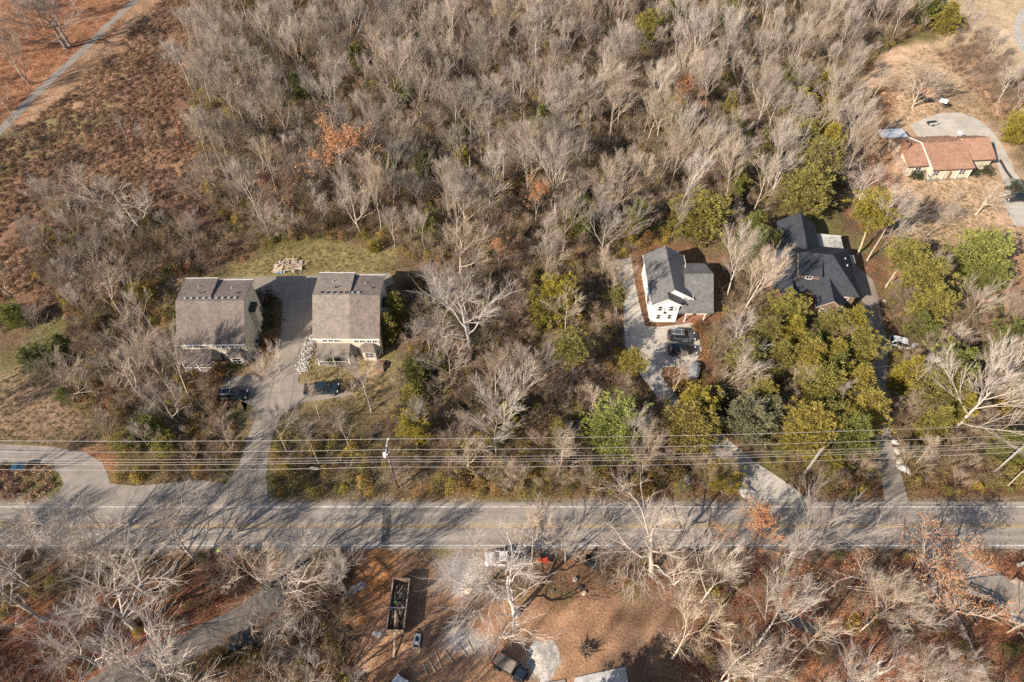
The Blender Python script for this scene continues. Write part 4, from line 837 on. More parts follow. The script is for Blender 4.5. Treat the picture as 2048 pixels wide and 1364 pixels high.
rocks = [(706, 1180, 1.0, .7, .6, 'rock', 'grey boulder, uppermost of those left of the container'), (690, 1192, .9, .7, .6, 'rock', 'grey boulder, second down left of the container'), (722, 1172, .8, .7, .5, 'rock', 'grey boulder nearest the container at left'), (704, 1208, .7, .6, .5, 'rock', 'small grey boulder, fourth down left of the container'), (707, 1222, .9, .8, .6, 'pale_rock', 'pale boulder, lowest of those left of the container'),
         (1745, 934, .9, .7, .6, 'pale_rock', 'pale boulder left of the stone driveway mouth, upper one'), (1752, 944, .6, .5, .4, 'rock', 'small grey boulder left of the stone driveway mouth'), (1806, 936, 1.1, .8, .6, 'pale_rock', 'largest pale boulder right of the stone driveway mouth'), (1800, 922, .8, .6, .5, 'rock', 'boulder right of the stone driveway, second lowest'), (1794, 902, .8, .6, .5, 'rock', 'boulder right of the stone driveway, third lowest'), (1790, 884, .8, .6, .5, 'pale_rock', 'uppermost boulder right of the stone driveway near the wires'), (1818, 944, .5, .4, .35, 'rock', 'small boulder farthest right of the stone driveway mouth'),
         (1494, 984, 1.7, 1.2, .7, 'pale_rock', 'pile-like white boulder left of the curved driveway mouth'), (1492, 972, .8, .5, .9, 'rock', 'upright dark rock standing on the white boulder by the curved driveway'), (1372, 958, 1.2, .8, .5, 'pale_rock', 'white boulder in the bushes above the road, right of centre'), (1330, 948, 1.6, .9, .5, 'pale_rock', 'wide white boulder in the bushes above the road, left of another'), (2032, 1245, 1.0, .9, .8, 'pale_rock', 'pale boulder at the right edge below the fences'), (1770, 603, .6, .5, .5, 'pale_rock', 'white rock right of the curved stone driveway, upper one'), (1765, 618, .4, .4, .3, 'rock', 'small grey rock right of the curved stone driveway'), (757, 1267, .5, 1.1, .3, 'pale_rock', 'long pale rock left of the container ramp')]
for i, (u, v, a, b_, c, m, lb) in enumerate(rocks): blob_rock('boulder', G(u, v), a, b_, c, m, lb, 'rock', i)
for i, (pts, m, lb) in enumerate((([(1148, 1356), (1250, 1334), (1256, 1364), (1262, 1400), (1150, 1410)], 'pale_concrete', 'large stained concrete floor slab at the bottom edge'), ([(1090, 1366), (1130, 1359), (1136, 1400), (1092, 1405)], 'concrete', 'small concrete slab left of the larger one at the bottom edge'))):
    cx, cy = G(*pts[0]); q = MB(); P = [(p[0] - cx, p[1] - cy) for p in GP(pts)]; P = P if area(P) > 0 else P[::-1]
    q.prism(P, 0, .16); tag(q.build('concrete_slab', 'stained_slab' if i == 0 else m, None, (cx, cy, .02)), lb, 'slab')

# spoil heaps of earth and gravel
def heap(name, u, v, rx, ry, h_, m, label, seed):
    x, y = G(u, v); rg = np.random.RandomState(seed); n = 26; V = []; F = []
    for i in range(n):
        for j in range(n):
            a, c = (i / (n - 1) * 2 - 1) * 1.15, (j / (n - 1) * 2 - 1) * 1.15; d = math.hypot(a, c)
            wv = d * (1 + .16 * math.sin(3 * math.atan2(c, a) + seed) + .1 * math.sin(5 * math.atan2(c, a) + 2 * seed)); z = h_ * (math.exp(-2.6 * wv * wv) - .10) * (1 + .25 * math.sin(a * 7 + seed) * math.cos(c * 6)) + rg.uniform(-.02, .02) - (.4 if d > 1.1 else .0); V.append((a * rx, c * ry, z))
    for i in range(n - 1):
        for j in range(n - 1): F.append((i * n + j, (i + 1) * n + j, (i + 1) * n + j + 1, i * n + j + 1))
    o = link(name, mesh_from(name, V, F, m, smooth=True), None, (x, y, 0.0)); tag(o, label, 'heap'); return o
mat('red_earth', (0.33, 0.165, 0.078), 0.97, n1=0.8, amt=0.3, n2=6, amt2=0.3, spec=0.05)
mat('dark_earth', (0.10, 0.065, 0.045), 0.97, n1=0.8, amt=0.3, n2=6, amt2=0.3, spec=0.05)
heap('earth_heap', 752, 1128, 3.0, 2.4, .9, 'red_earth', 'heap of orange earth beside the road, above the container', 1)
heap('earth_heap', 716, 1212, 2.2, 2.6, .8, 'red_earth', 'heap of orange earth left of the container', 2)
heap('gravel_heap', 1090, 1320, 2.2, 2.8, .35, 'chip_pale', 'pale gravel heap right of the off-road car', 3)
x, y = G(1172, 1300); q = MB(); rg = random.Random(8)
for k in range(110):
    a = rg.uniform(0, 6.28); e = rg.uniform(-.1, 1.2); ln = rg.uniform(.5, 1.5); d = Vector((math.cos(a) * math.cos(e), math.sin(a) * math.cos(e), math.sin(e))); s = Vector((rg.gauss(0, .25), rg.gauss(0, .25), .15))
    q.tube([s, s + d * ln * .5 + Vector((0, 0, rg.uniform(-.1, .2))), s + d * ln], [rg.uniform(.04, .13), .06, .015], 5, cap=False)
q.tube([(0, 0, 0), (.1, .1, .8)], [.5, .38], 9); tag(q.build('root_heap', 'dark_bark', None, (x, y, .02)), 'torn up stump with roots in the clearing', 'stump')

# poles and wires
def pole(u, v, h_, m, label, extras=0, lean=0.0):
    x, y = G(u, v); r = thing('utility_pole', (x, y, 0), 0, label, 'pole')
    b = MB(); b.tube([(0, 0, -.2), (0, 0, h_ * .5), (0, 0, h_)], [.19, .16, .12], 10); b.build('pole_shaft', m, r); return r, x, y
p1, P1x, P1y = pole(795, 976, 12.6, 'dark_pole_wood', 'dark utility pole with white transformer above the road, left of centre')
p2, P2x, P2y = pole(1606, 954, 9.2, 'pole_wood', 'pale wooden pole with metal conduit right of the curved driveway')
b = MB(); b.tube([(-.3, -.12, 0), (-.3, -.12, 8.8)], [.08, .08], 8); b.build('conduit', 'galv', p2)
p3, P3x, P3y = pole(1985, 947, 12.6, 'pole_wood', 'pale utility pole with transformer at the right edge above the road')
b = MB(); b.tube([(-.26, -.1, 0), (-.26, -.1, 8.0)], [.07, .07], 8); b.build('conduit', 'galv', p3)
p4, P4x, P4y = pole(375, 297, 11.0, 'rust_wood', 'lone reddish brown pole standing in the brown brush field')
p5 = thing('utility_pole', (-108.0, P1y - .6, 0), 0, 'utility pole beyond the left edge carrying the wires', 'pole'); bpy.data.objects.remove(p5)
for r, s in ((p1, 1), (p3, -1)):
    b = MB(); b.box(-.06, .06, -.9, 1.5, 11.9, 12.02); b.build('cross_arm', 'galv', r)
    b = MB(); b.tube([(-.45 * s, .0, 9.6), (-.45 * s, 0, 9.7), (-.45 * s, 0, 10.5), (-.45 * s, 0, 10.6)], [.2, .28, .28, .12], 12); b.build('transformer', 'insulator', r)
    for y, zz in ((1.35, 12.2), (-.1, 12.75), (-.8, 11.55), (0, 10.9)):
        b = MB(); b.tube([(.16, y, zz - .18), (.16, y, zz + .06)], [.07, .11], 8); b.build('insulator', 'insulator', r)
    for zz in (9.2, 8.7, 7.3):
        b = MB(); b.bar((0, -.1, zz), (0, -.45, zz), .08); b.build('bracket', 'galv', r)
b = MB(); b.tube([(0, 0, 10.9), (.2, .6, 11.3), (1.2, 1.9, 11.9)], [.05, .05, .05], 6); b.ball((1.4, 2.0, 11.85), .35, .2, .12, n=8, m=4); b.build('street_light', 'galv', p3)
LX = P1x - 88
WIRES = [(1.35, 12.2, .026, 'topmost overhead wire running along the road'), (-.1, 12.75 - 1.0, .026, 'second overhead wire from the top along the road'), (-.8, 11.0, .022, 'third overhead wire from the top along the road'), (-.45, 9.6, .022, 'thin fourth overhead wire from the top along the road'), (-.45, 9.0, .028, 'fifth overhead wire from the top along the road'), (-.45, 7.45, .030, 'lowest and thickest overhead cable along the road')]
for i, (dy, zz, rr, lb) in enumerate(WIRES):
    pts = []
    for (xa, ya, xb, yb) in ((LX, P1y + 0.4, P1x, P1y), (P1x, P1y, P3x, P3y), (P3x, P3y, P3x + 80, P3y - 3)):
        for k in range(16):
            t = k / 16; pts.append((xa + (xb - xa) * t, ya + (yb - ya) * t + dy, zz - 4 * (0.95 + .08 * i) * t * (1 - t)))
    q = MB(); q.tube(pts, [rr] * len(pts), 5); tag(q.build('overhead_wire', 'wire'), lb, 'wire')
x, y = G(663, 1000); 
for i, (px_, lb) in enumerate(((-86, 'wire spacer loop hanging on the lowest cable at left'), (-28.5, 'wire spacer loop on the lowest cable left of the dark pole'))):
    q = MB(); q.tube([(px_ + .7 * math.cos(t), P1y - .45, 7.0 + .35 * math.sin(t)) for t in [2 * math.pi * k / 12 for k in range(13)]], [.03] * 13, 4); tag(q.build('cable_loop', 'wire'), lb, 'cable')

# split rail fences bottom right
def fence(nodes, label, hz=1.25, nr=4):
    P = GP(nodes); x0, y0 = P[0]; r = thing('rail_fence', (x0, y0, 0), 0, label, 'fence', 'weathered rail fences lower right')
    for i, (x, y) in enumerate(P):
        b = MB(); b.box(x - x0 - .09, x - x0 + .09, y - y0 - .09, y - y0 + .09, -.1, hz + .15); b.build('post', 'grey_wood', r)
    for (xa, ya), (xb, yb) in zip(P, P[1:]):
        for k in range(nr):
            b = MB(); zz = .3 + k * (hz - .3) / (nr - 1); b.bar((xa - x0, ya - y0, zz), (xb - x0, yb - y0, zz + random.uniform(-.03, .03)), .11, .14); b.build('rail', 'grey_wood', r)
fence([(1885, 1196), (1903, 1232), (1921, 1268), (1937, 1306), (1956, 1342), (1975, 1384)], 'long weathered rail fence running down to the bottom edge, lower right')
fence([(1928, 1184), (1968, 1200), (2004, 1218)], 'short weathered rail fence right of the orange-leaved tree')
fence([(2022, 1164), (2050, 1180), (2090, 1200)], 'rail fence cut off by the right edge')

# beside the houses
tank = thing('water_heater_tank', (*G(519, 662), 0.03), 0, 'white upright tank against the left beige house', 'tank')
b = MB(); b.cyl((0, 0, 0), .42, 1.5, 14); b.ball((0, 0, 1.5), .42, .42, .14, n=14, m=3, z0=0); b.build('tank_body', 'insulator', tank); b = MB(); b.cyl((.0, 0, 1.6), .12, .12, 8); b.build('valve_cap', 'plastic_black', tank)
for u, v, lb in ((516, 682, 'air conditioner unit beside the left beige house, the upper one'), (515, 695, 'air conditioner unit beside the left beige house, the lower one')):
    t = thing('air_conditioner', (*G(u, v), 0.03), 0, lb, 'air conditioner', 'air conditioners by the beige house'); b = MB(); b.box(-.42, .42, -.42, .42, 0, .85); b.build('case', 'paint_grey', t)
    b = MB(); b.tube([(.3 * math.cos(a), .3 * math.sin(a), .88) for a in [2 * math.pi * k / 14 for k in range(15)]], [.05] * 15, 5); b.build('fan_ring', 'insulator', t); b = MB(); b.bar((-.3, 0, .87), (.3, 0, .87), .04); b.bar((0, -.3, .872), (0, .3, .872), .04); b.build('fan_guard', 'insulator', t)
# lumber pile behind
x0, y0 = G(577, 546); lp = thing('lumber_pile', (x0, y0, 0.03), R(3), 'pallet pile of lumber and scrap behind the driveway on the lawn', 'lumber pile')
rg = random.Random(11)
for k in range(26):
    q = MB(); x = rg.uniform(-2.6, 2.8); y = rg.uniform(-.2, 3.2); a = rg.choice([0, 0, 1.57, 1.57, 1.0, 2.2]) + rg.uniform(-.1, .1); ln = rg.uniform(.8, 2.6); zz = rg.uniform(.05, .7)
    q.box(-ln / 2, ln / 2, -.08, .08, 0, .09, Matrix.Rotation(a, 3, 'Z'), (0, 0, 0)); o = q.build('board', rg.choice(['timber', 'timber', 'weathered_board', 'grey_wood']), lp); o.location = (x, y, zz)
q = MB(); q.box(-1.8, 2.4, .9, 3.3, 0, .12); q.build('pallet', 'grey_wood', lp)
q = MB(); q.box(-2.9, -1.2, .1, 2.0, 0, .5); q.build('crate', 'timber', lp)
for i, (dx, dy) in enumerate(((-1.3, -.1), (-.8, .05), (.9, .2), (2.3, 1.0), (2.4, .7), (-2.0, 2.2), (-2.3, 1.1))):
    t = thing('bucket', (x0 + dx, y0 + dy, .08 + (.5 if i >= 5 else 0)), 0, ['white bucket by the lumber pile, first from left in front', 'white bucket by the lumber pile, second from left in front', 'white bucket standing alone before the lumber pile', 'white bucket at the right end of the lumber pile, rear', 'white bucket at the right end of the lumber pile, front', 'white bucket on the crates at the back of the lumber pile', 'white bucket on the crates left in the lumber pile'][i], 'bucket', 'white buckets at the lumber pile')
    q = MB(); q.tube([(0, 0, 0), (0, 0, .38)], [.14, .17], 10, cap=False); q.tube([(0, 0, .01), (0, 0, .05)], [.14, .14], 10); q.build('bucket_body', 'insulator', t); q = MB(); q.tube([(.17 * math.cos(a), 0, .38 + .1 * math.sin(a)) for a in [math.pi * k / 6 for k in range(7)]], [.01] * 7, 4); q.build('handle', 'galv', t)
q = MB(); q.ball((0, 0, 0), .6, .5, .5, n=10, m=5, z0=0, jit=.12); tag(q.build('tarp_bundle', 'paint_blue', None, (x0 - 1.6, y0 + .2, .03)), 'dark blue tarpaulin bundle at the lumber pile', 'tarpaulin')

# things at the ranch house
x, y = G(1873, 227); bh = thing('basketball_hoop', (x, y, 0), R(-35), 'basketball hoop with white backboard at the drive behind the ranch house', 'basketball hoop')
b = MB(); b.tube([(0, 0, 0), (0, 0, 2.9), (.1, .5, 3.1)], [.07, .06, .05], 8); b.build('pole', 'dark_trim', bh); b = MB(); b.box(-.75, .95, .5, .55, 2.7, 3.75); b.build('backboard', 'insulator', bh); b = MB(); b.tube([(.1 + .23 * math.cos(a), .8 + .23 * math.sin(a), 3.05) for a in [2 * math.pi * k / 12 for k in range(13)]], [.02] * 13, 4); b.build('rim', 'paint_orange', bh)
x, y = G(1862, 250); mo = thing('small_trailer', (x, y, .04), R(10), 'small dark trailer on the concrete behind the ranch house', 'trailer')
b = MB(); b.box(-1.1, 1.1, -.55, .55, .35, .75); b.build('trailer_bed', 'plastic_black', mo); b = MB(); b.box(-1.1, 1.1, -.6, -.56, .4, .95); b.box(-1.1, 1.1, .56, .6, .4, .95); b.build('side_panel', 'galv', mo)
for s in (-1, 1): wheel(mo, 0, s * .7, .28, .16)
b = MB(); b.bar((1.1, 0, .4), (2.0, 0, .35), .08); b.build('drawbar', 'galv', mo)
x, y = G(1853, 196); sh = thing('round_hut', (x, y, 0), 0, 'dark round brown hut half hidden by the weeping tree', 'hut')
b = MB(); b.cyl((0, 0, 0), 2.3, 1.7, 14); b.build('wall', 'dark_trim', sh); b = MB(); b.tube([(0, 0, 1.7), (0, 0, 3.0)], [2.7, .15], 14); b.build('roof', 'red_shingle', sh)
x, y = G(1386, 748); tc = MB(); tc.loft([[(xx, -hw, 0), (xx, -hw * .9, ht * .8), (xx, -hw * .4, ht), (xx, hw * .4, ht * .97), (xx, hw * .9, ht * .8), (xx, hw, 0)] for xx, hw, ht in ((-2.2, .5, .6), (-1.8, .9, 1.1), (-.6, 1.0, 1.6), (.8, 1.0, 1.5), (1.8, .9, 1.1), (2.3, .5, .7))]); tag(tc.build('covered_boat', 'tarp', None, (x, y, .02), R(70)), 'grey fabric cover over a parked load below the white house', 'cover')
for i, (u, v, lb) in enumerate(((1352, 732, 'black wheeled bin below the parked cars, left one'), (1364, 732, 'black wheeled bin below the parked cars, right one'))):
    t = thing('wheeled_bin', (*G(u, v), .04), R(10), lb, 'bin', 'black bins at the white house'); b = MB(); b.loft([[(-.25, -.25, .1), (.25, -.25, .1), (.25, .25, .1), (-.25, .25, .1)], [(-.33, -.33, 1.0), (.33, -.33, 1.0), (.33, .33, 1.0), (-.33, .33, 1.0)]]); b.build('bin_body', 'plastic_black', t); b = MB(); b.ball((0, 0, 1.0), .37, .37, .12, n=10, m=3, z0=0); b.build('lid', 'plastic_black', t)
x, y = G(44, 940); bt = thing('blue_canopy_frame', (x, y, 0), R(8), 'blue tarpaulin over a low frame beside the curved side road', 'shelter'); bt.scale = (.75, .75, .8)
for dx in (-1.1, 1.1):
    for dy in (-.6, .6): q = MB(); q.box(dx - .04, dx + .04, dy - .04, dy + .04, 0, 1.5); q.build('leg', 'galv', bt)
q = MB(); q.add([(-1.3, -.8, 1.4), (0, -.8, 1.62), (1.3, -.8, 1.4), (-1.3, .8, 1.45), (0, .8, 1.72), (1.3, .8, 1.45), (-1.3, -.8, 1.35), (0, -.8, 1.57), (1.3, -.8, 1.35), (-1.3, .8, 1.40), (0, .8, 1.67), (1.3, .8, 1.40)], [(0, 1, 4, 3), (1, 2, 5, 4), (9, 10, 7, 6), (10, 11, 8, 7), (0, 6, 7, 1), (1, 7, 8, 2), (3, 4, 10, 9), (4, 5, 11, 10), (0, 3, 9, 6), (2, 8, 11, 5)]); q.build('tarpaulin', 'blue_tarp', bt)
# ring bed and garden stones of the right beige house
x, y = G(668, 722); q = MB(); q.tube([(3.1 * math.cos(a), 1.2 * math.sin(a), .1) for a in [2 * math.pi * k / 24 for k in range(25)]], [.14] * 25, 6); tag(q.build('stone_edging', 'concrete', None, (x, y, .02)), 'oval stone edging of the planting bed before the right beige house', 'edging')
rb = tag(link('rubble_strip', None, None, (0, 0, 0)), 'strip of white rubble stones between driveway and right beige house', 'rubble')
q = MB(); rg = random.Random(3); PL = smooth_line(GP([(632, 655), (620, 690), (611, 715), (604, 742)]))
for k in range(420):
    p = PL[rg.randrange(len(PL))]; x = p[0] + rg.gauss(0, .55); y = p[1] + rg.gauss(0, .4); s = rg.uniform(.09, .24)
    q.ball((x, y, .05), s, s * rg.uniform(.6, 1), s * .7, n=5, m=3, z0=-.3, jit=.15)
bpy.data.objects.remove(rb); o = tag(q.build('rubble_strip', 'pale_rock'), 'strip of white rubble stones between driveway and right beige house', 'rubble', kind='stuff')
# retaining kerb left of white house drive and lawn edging wall at ranch
for nm, pts, lb in (('garden_wall', [(1240, 655), (1243, 700), (1256, 730), (1275, 760)], 'low dark retaining wall left of the white house driveway'), ('garden_wall', [(1999, 322), (2012, 345), (2022, 358)], 'low dark edging wall between ranch house lawn and driveway')):
    q = MB(); P = ribbon(GP(pts), .25); x0, y0 = P[0]; P = [(a - x0, c - y0) for a, c in P]; P = P if area(P) > 0 else P[::-1]; q.prism(P, 0, .45); tag(q.build(nm, 'dark_trim', None, (x0, y0, 0)), lb, 'wall')
# ---------------------------------------------------------------- vegetation prototypes
def frame_of(d):
    up = (0, 0, 1) if abs(d[2]) < 0.9 else (1, 0, 0)
    x = (d[1] * up[2] - d[2] * up[1], d[2] * up[0] - d[0] * up[2], d[0] * up[1] - d[1] * up[0]); l = math.sqrt(x[0] ** 2 + x[1] ** 2 + x[2] ** 2) or 1; x = (x[0] / l, x[1] / l, x[2] / l)
    y = (d[1] * x[2] - d[2] * x[1], d[2] * x[0] - d[0] * x[2], d[0] * x[1] - d[1] * x[0]); return x, y
def nrm(d):
    l = math.sqrt(d[0] ** 2 + d[1] ** 2 + d[2] ** 2) or 1; return (d[0] / l, d[1] / l, d[2] / l)
def limb(mb, pts, r0, r1, n):
    """fast tube; with n==3 the last ring closes to a point"""
    V, F = mb.V, mb.F; k = len(pts); base = len(V)
    for i, p in enumerate(pts):
        a = pts[max(i - 1, 0)]; b_ = pts[min(i + 1, k - 1)]; d = nrm((b_[0] - a[0], b_[1] - a[1], b_[2] - a[2])); x, y = frame_of(d); r = r0 + (r1 - r0) * i / (k - 1)
        if i == k - 1 and n == 3: V.append(p); break
        for j in range(n):
            c, s = math.cos(6.2832 * j / n) * r, math.sin(6.2832 * j / n) * r
            V.append((p[0] + x[0] * c + y[0] * s, p[1] + x[1] * c + y[1] * s, p[2] + x[2] * c + y[2] * s))
    last = k - 1 if n != 3 else k - 2
    for i in range(last):
        for j in range(n):
            j2 = (j + 1) % n; F.append((base + i * n + j, base + i * n + j2, base + (i + 1) * n + j2, base + (i + 1) * n + j))
    if n == 3:
        t = base + (k - 1) * 3; q = base + (k - 2) * 3
        for j in range(3): F.append((q + j, q + (j + 1) % 3, t))
def grow(rg, p, d, L, r, seg, wob, trop):
    pts = [p]; st = L / seg
    for i in range(seg):
        d = nrm((d[0] + rg.gauss(0, wob), d[1] + rg.gauss(0, wob), d[2] + rg.gauss(0, wob * .6) + trop)); p = (p[0] + d[0] * st, p[1] + d[1] * st, p[2] + d[2] * st); pts.append(p)
    return pts
def turn(rg, d, ang, az=None):
    x, y = frame_of(d); a = rg.uniform(0, 6.2832) if az is None else az; c, s = math.cos(ang), math.sin(ang)
    return nrm(tuple(d[k] * c + (x[k] * math.cos(a) + y[k] * math.sin(a)) * s for k in range(3)))
def lerp_pts(pts, t):
    k = (len(pts) - 1) * t; i = min(int(k), len(pts) - 2); f = k - i; a, b_ = pts[i], pts[i + 1]
    return tuple(a[j] + (b_[j] - a[j]) * f for j in range(3)), nrm(tuple(b_[j] - a[j] for j in range(3)))
def bare_tree(seed, H=14.0, fork=.35, nl=6, spread=.55, wob=.12, trop=.10, kids=(6, 6, 5), lean=.03, r0=.20, curvy=.1, dens=1.0, stems=1, sub=.62, leaves=0, tight=1.0):
    rg = random.Random(seed); T = MB(); Cc = MB(); LF = MB(); tips = []
    for s in range(stems):
        d0 = nrm((rg.gauss(0, lean + (.22 if stems > 1 else 0)), rg.gauss(0, lean + (.22 if stems > 1 else 0)), 1)); tl = H * (.80 if nl < 99 else 1)
        tp = grow(rg, (rg.gauss(0, .15) * (stems > 1), rg.gauss(0, .15) * (stems > 1), -.3), d0, tl, r0, 7, wob * .45, .03); rr = r0 if stems == 1 else r0 * .7
        limb(T, tp, rr, rr * .22, 7)
        flare = [tp[0], (tp[0][0] * .9 + tp[1][0] * .1, tp[0][1] * .9 + tp[1][1] * .1, tp[0][2] + .8)]; limb(T, flare, rr * 1.5, rr * .95, 7)
        az = rg.uniform(0, 6.28)
        for i in range(nl):
            t = fork + (0.97 - fork) * (i / max(nl - 1, 1)) ** .9 + rg.uniform(-.02, .02); p, d = lerp_pts(tp, min(max(t, .05), .99)); az += 2.4 + rg.uniform(-.3, .3)
            L = H * (sub * (1.08 - t) + .13) * rg.uniform(.85, 1.15) * (1.0 if t < .97 else .8); rl = rr * (1.0 - t * .75) * rg.uniform(.5, .68); dl = turn(rg, d, spread * rg.uniform(.75, 1.25) * (1.12 - .45 * t), az)
            lp = grow(rg, p, dl, L, rl, 6, wob + curvy * .5, trop); limb(T if rl > r0 * .32 else Cc, lp, rl, rl * .22, 5)
            for j in range(int(kids[0] * dens)):
                t2 = .22 + .78 * (j + rg.random()) / kids[0]; p2, d2 = lerp_pts(lp, min(t2, .99)); L2 = L * (.62 - .34 * t2) * rg.uniform(.7, 1.25); r2 = max(rl * (.45 - .26 * t2), .018)
                b2 = grow(rg, p2, turn(rg, d2, tight * rg.uniform(.3, .7)), L2, r2, 3, wob * .8 + curvy, trop); limb(Cc, b2, r2, .012, 4)
                for k in range(int(kids[1] * dens)):
                    t3 = .15 + .85 * (k + rg.random()) / kids[1]; p3, d3 = lerp_pts(b2, min(t3, .99)); L3 = (L2 * (.55 - .2 * t3) + .35) * rg.uniform(.7, 1.3); b3 = grow(rg, p3, turn(rg, d3, tight * rg.uniform(.25, .62)), L3, .02, 2, wob * .7 + curvy * .8, trop); limb(Cc, b3, .0145, .006, 3)
                    for q in range(int(kids[2] * dens)):
                        t4 = .2 + .8 * rg.random(); p4, d4 = lerp_pts(b3, min(t4, .99)); L4 = rg.uniform(.5, 1.15) * (H / 14) ** .5; b4 = grow(rg, p4, turn(rg, d4, tight * rg.uniform(.2, .55)), L4, .01, 1, wob * .5, trop); limb(Cc, b4, .0100, .004, 3); tips.append(b4[-1])
    if leaves:
        for k in range(leaves):
            p = rg.choice(tips); s = rg.uniform(.05, .105); p = tuple(c + rg.gauss(0, .16) for c in p); d = nrm((rg.gauss(0, 1), rg.gauss(0, 1), rg.gauss(0, 1))); x, y = frame_of(d)
            LF.add([tuple(p[j] + (x[j] * a + y[j] * c) * s for j in range(3)) for a, c in ((-.6, -1), (.6, -1), (.7, .6), (0, 1.1), (-.7, .6))], [(0, 1, 2, 3, 4)])
    return T, Cc, LF
PROTO = {}
def reg(key, T, Cc, LF=None, tm='bark', cm='twigs', lm='orange_leaf'):
    PROTO[key] = (T.mesh(key + '_trunk', tm, True) if T.V else None, Cc.mesh(key + '_crown', cm) if Cc.V else None, LF.mesh(key + '_leaves', lm) if LF is not None and LF.V else None)
def regb(key, *a, **k): reg(key, *bare_tree(*a, **k))
# forest trees: ascending fans of fine branches
regb('fan0', 1, H=14, fork=.38, nl=8, spread=.66, wob=.07, trop=.13, kids=(8, 7, 5), curvy=.0, tight=.85, r0=.15)
regb('fan1', 2, H=14, fork=.45, nl=7, spread=.74, wob=.08, trop=.15, kids=(8, 7, 5), curvy=.0, tight=.88, r0=.14)
regb('fan2', 3, H=14, fork=.30, nl=8, spread=.60, wob=.06, trop=.12, kids=(8, 7, 5), curvy=.0, tight=.85, r0=.13, stems=1)
regb('fan3', 4, H=14, fork=.52, nl=6, spread=.68, wob=.10, trop=.10, kids=(8, 7, 5), curvy=.03, tight=.8, r0=.14)
regb('fan4', 5, H=14, fork=.42, nl=6, spread=.64, wob=.09, trop=.10, kids=(5, 5, 5), curvy=.05, r0=.12, stems=2)
regb('slim0', 6, H=14, fork=.50, nl=7, spread=.38, wob=.07, trop=.10, kids=(5, 5, 5), curvy=.04, r0=.11, sub=.42)
regb('slim1', 7, H=14, fork=.40, nl=7, spread=.42, wob=.10, trop=.08, kids=(5, 5, 5), curvy=.07, r0=.11, sub=.42)
# big open-grown crowns with crooked pale limbs
regb('wide0', 8, H=14, fork=.18, nl=9, spread=.85, wob=.12, trop=.10, kids=(8, 7, 5), curvy=.08, r0=.27, sub=.66)
regb('wide1', 9, H=14, fork=.22, nl=8, spread=.90, wob=.20, trop=.05, kids=(8, 6, 5), curvy=.16, r0=.27, sub=.64)
regb('wide2', 10, H=14, fork=.15, nl=8, spread=.75, wob=.15, trop=.09, kids=(8, 7, 5), curvy=.10, r0=.22, sub=.66, stems=1)
regb('vase0', 12, H=12, fork=.24, nl=10, spread=.62, wob=.04, trop=.07, kids=(9, 7, 5), curvy=.0, tight=.75, r0=.19, sub=.80)
regb('weep0', 13, H=9, fork=.12, nl=14, spread=.75, wob=.06, trop=-.02, kids=(9, 7, 5), curvy=.02, r0=.20, sub=.85)
regb('orange0', 14, H=14, fork=.35, nl=7, spread=.55, wob=.10, trop=.10, kids=(6, 5, 4), curvy=.05, r0=.15, leaves=4200)
regb('syca0', 15, H=16, fork=.2, nl=9, spread=.85, wob=.19, trop=.05, kids=(8, 7, 5), curvy=.15, r0=.34, sub=.66, leaves=4200)
regb('sapl0', 16, H=6, fork=.2, nl=7, spread=.5, wob=.09, trop=.08, kids=(5, 5, 4), curvy=.06, r0=.06, sub=.5)
regb('sapl1', 17, H=6, fork=.1, nl=6, spread=.55, wob=.10, trop=.06, kids=(5, 5, 4), curvy=.07, r0=.05, stems=3, sub=.5)

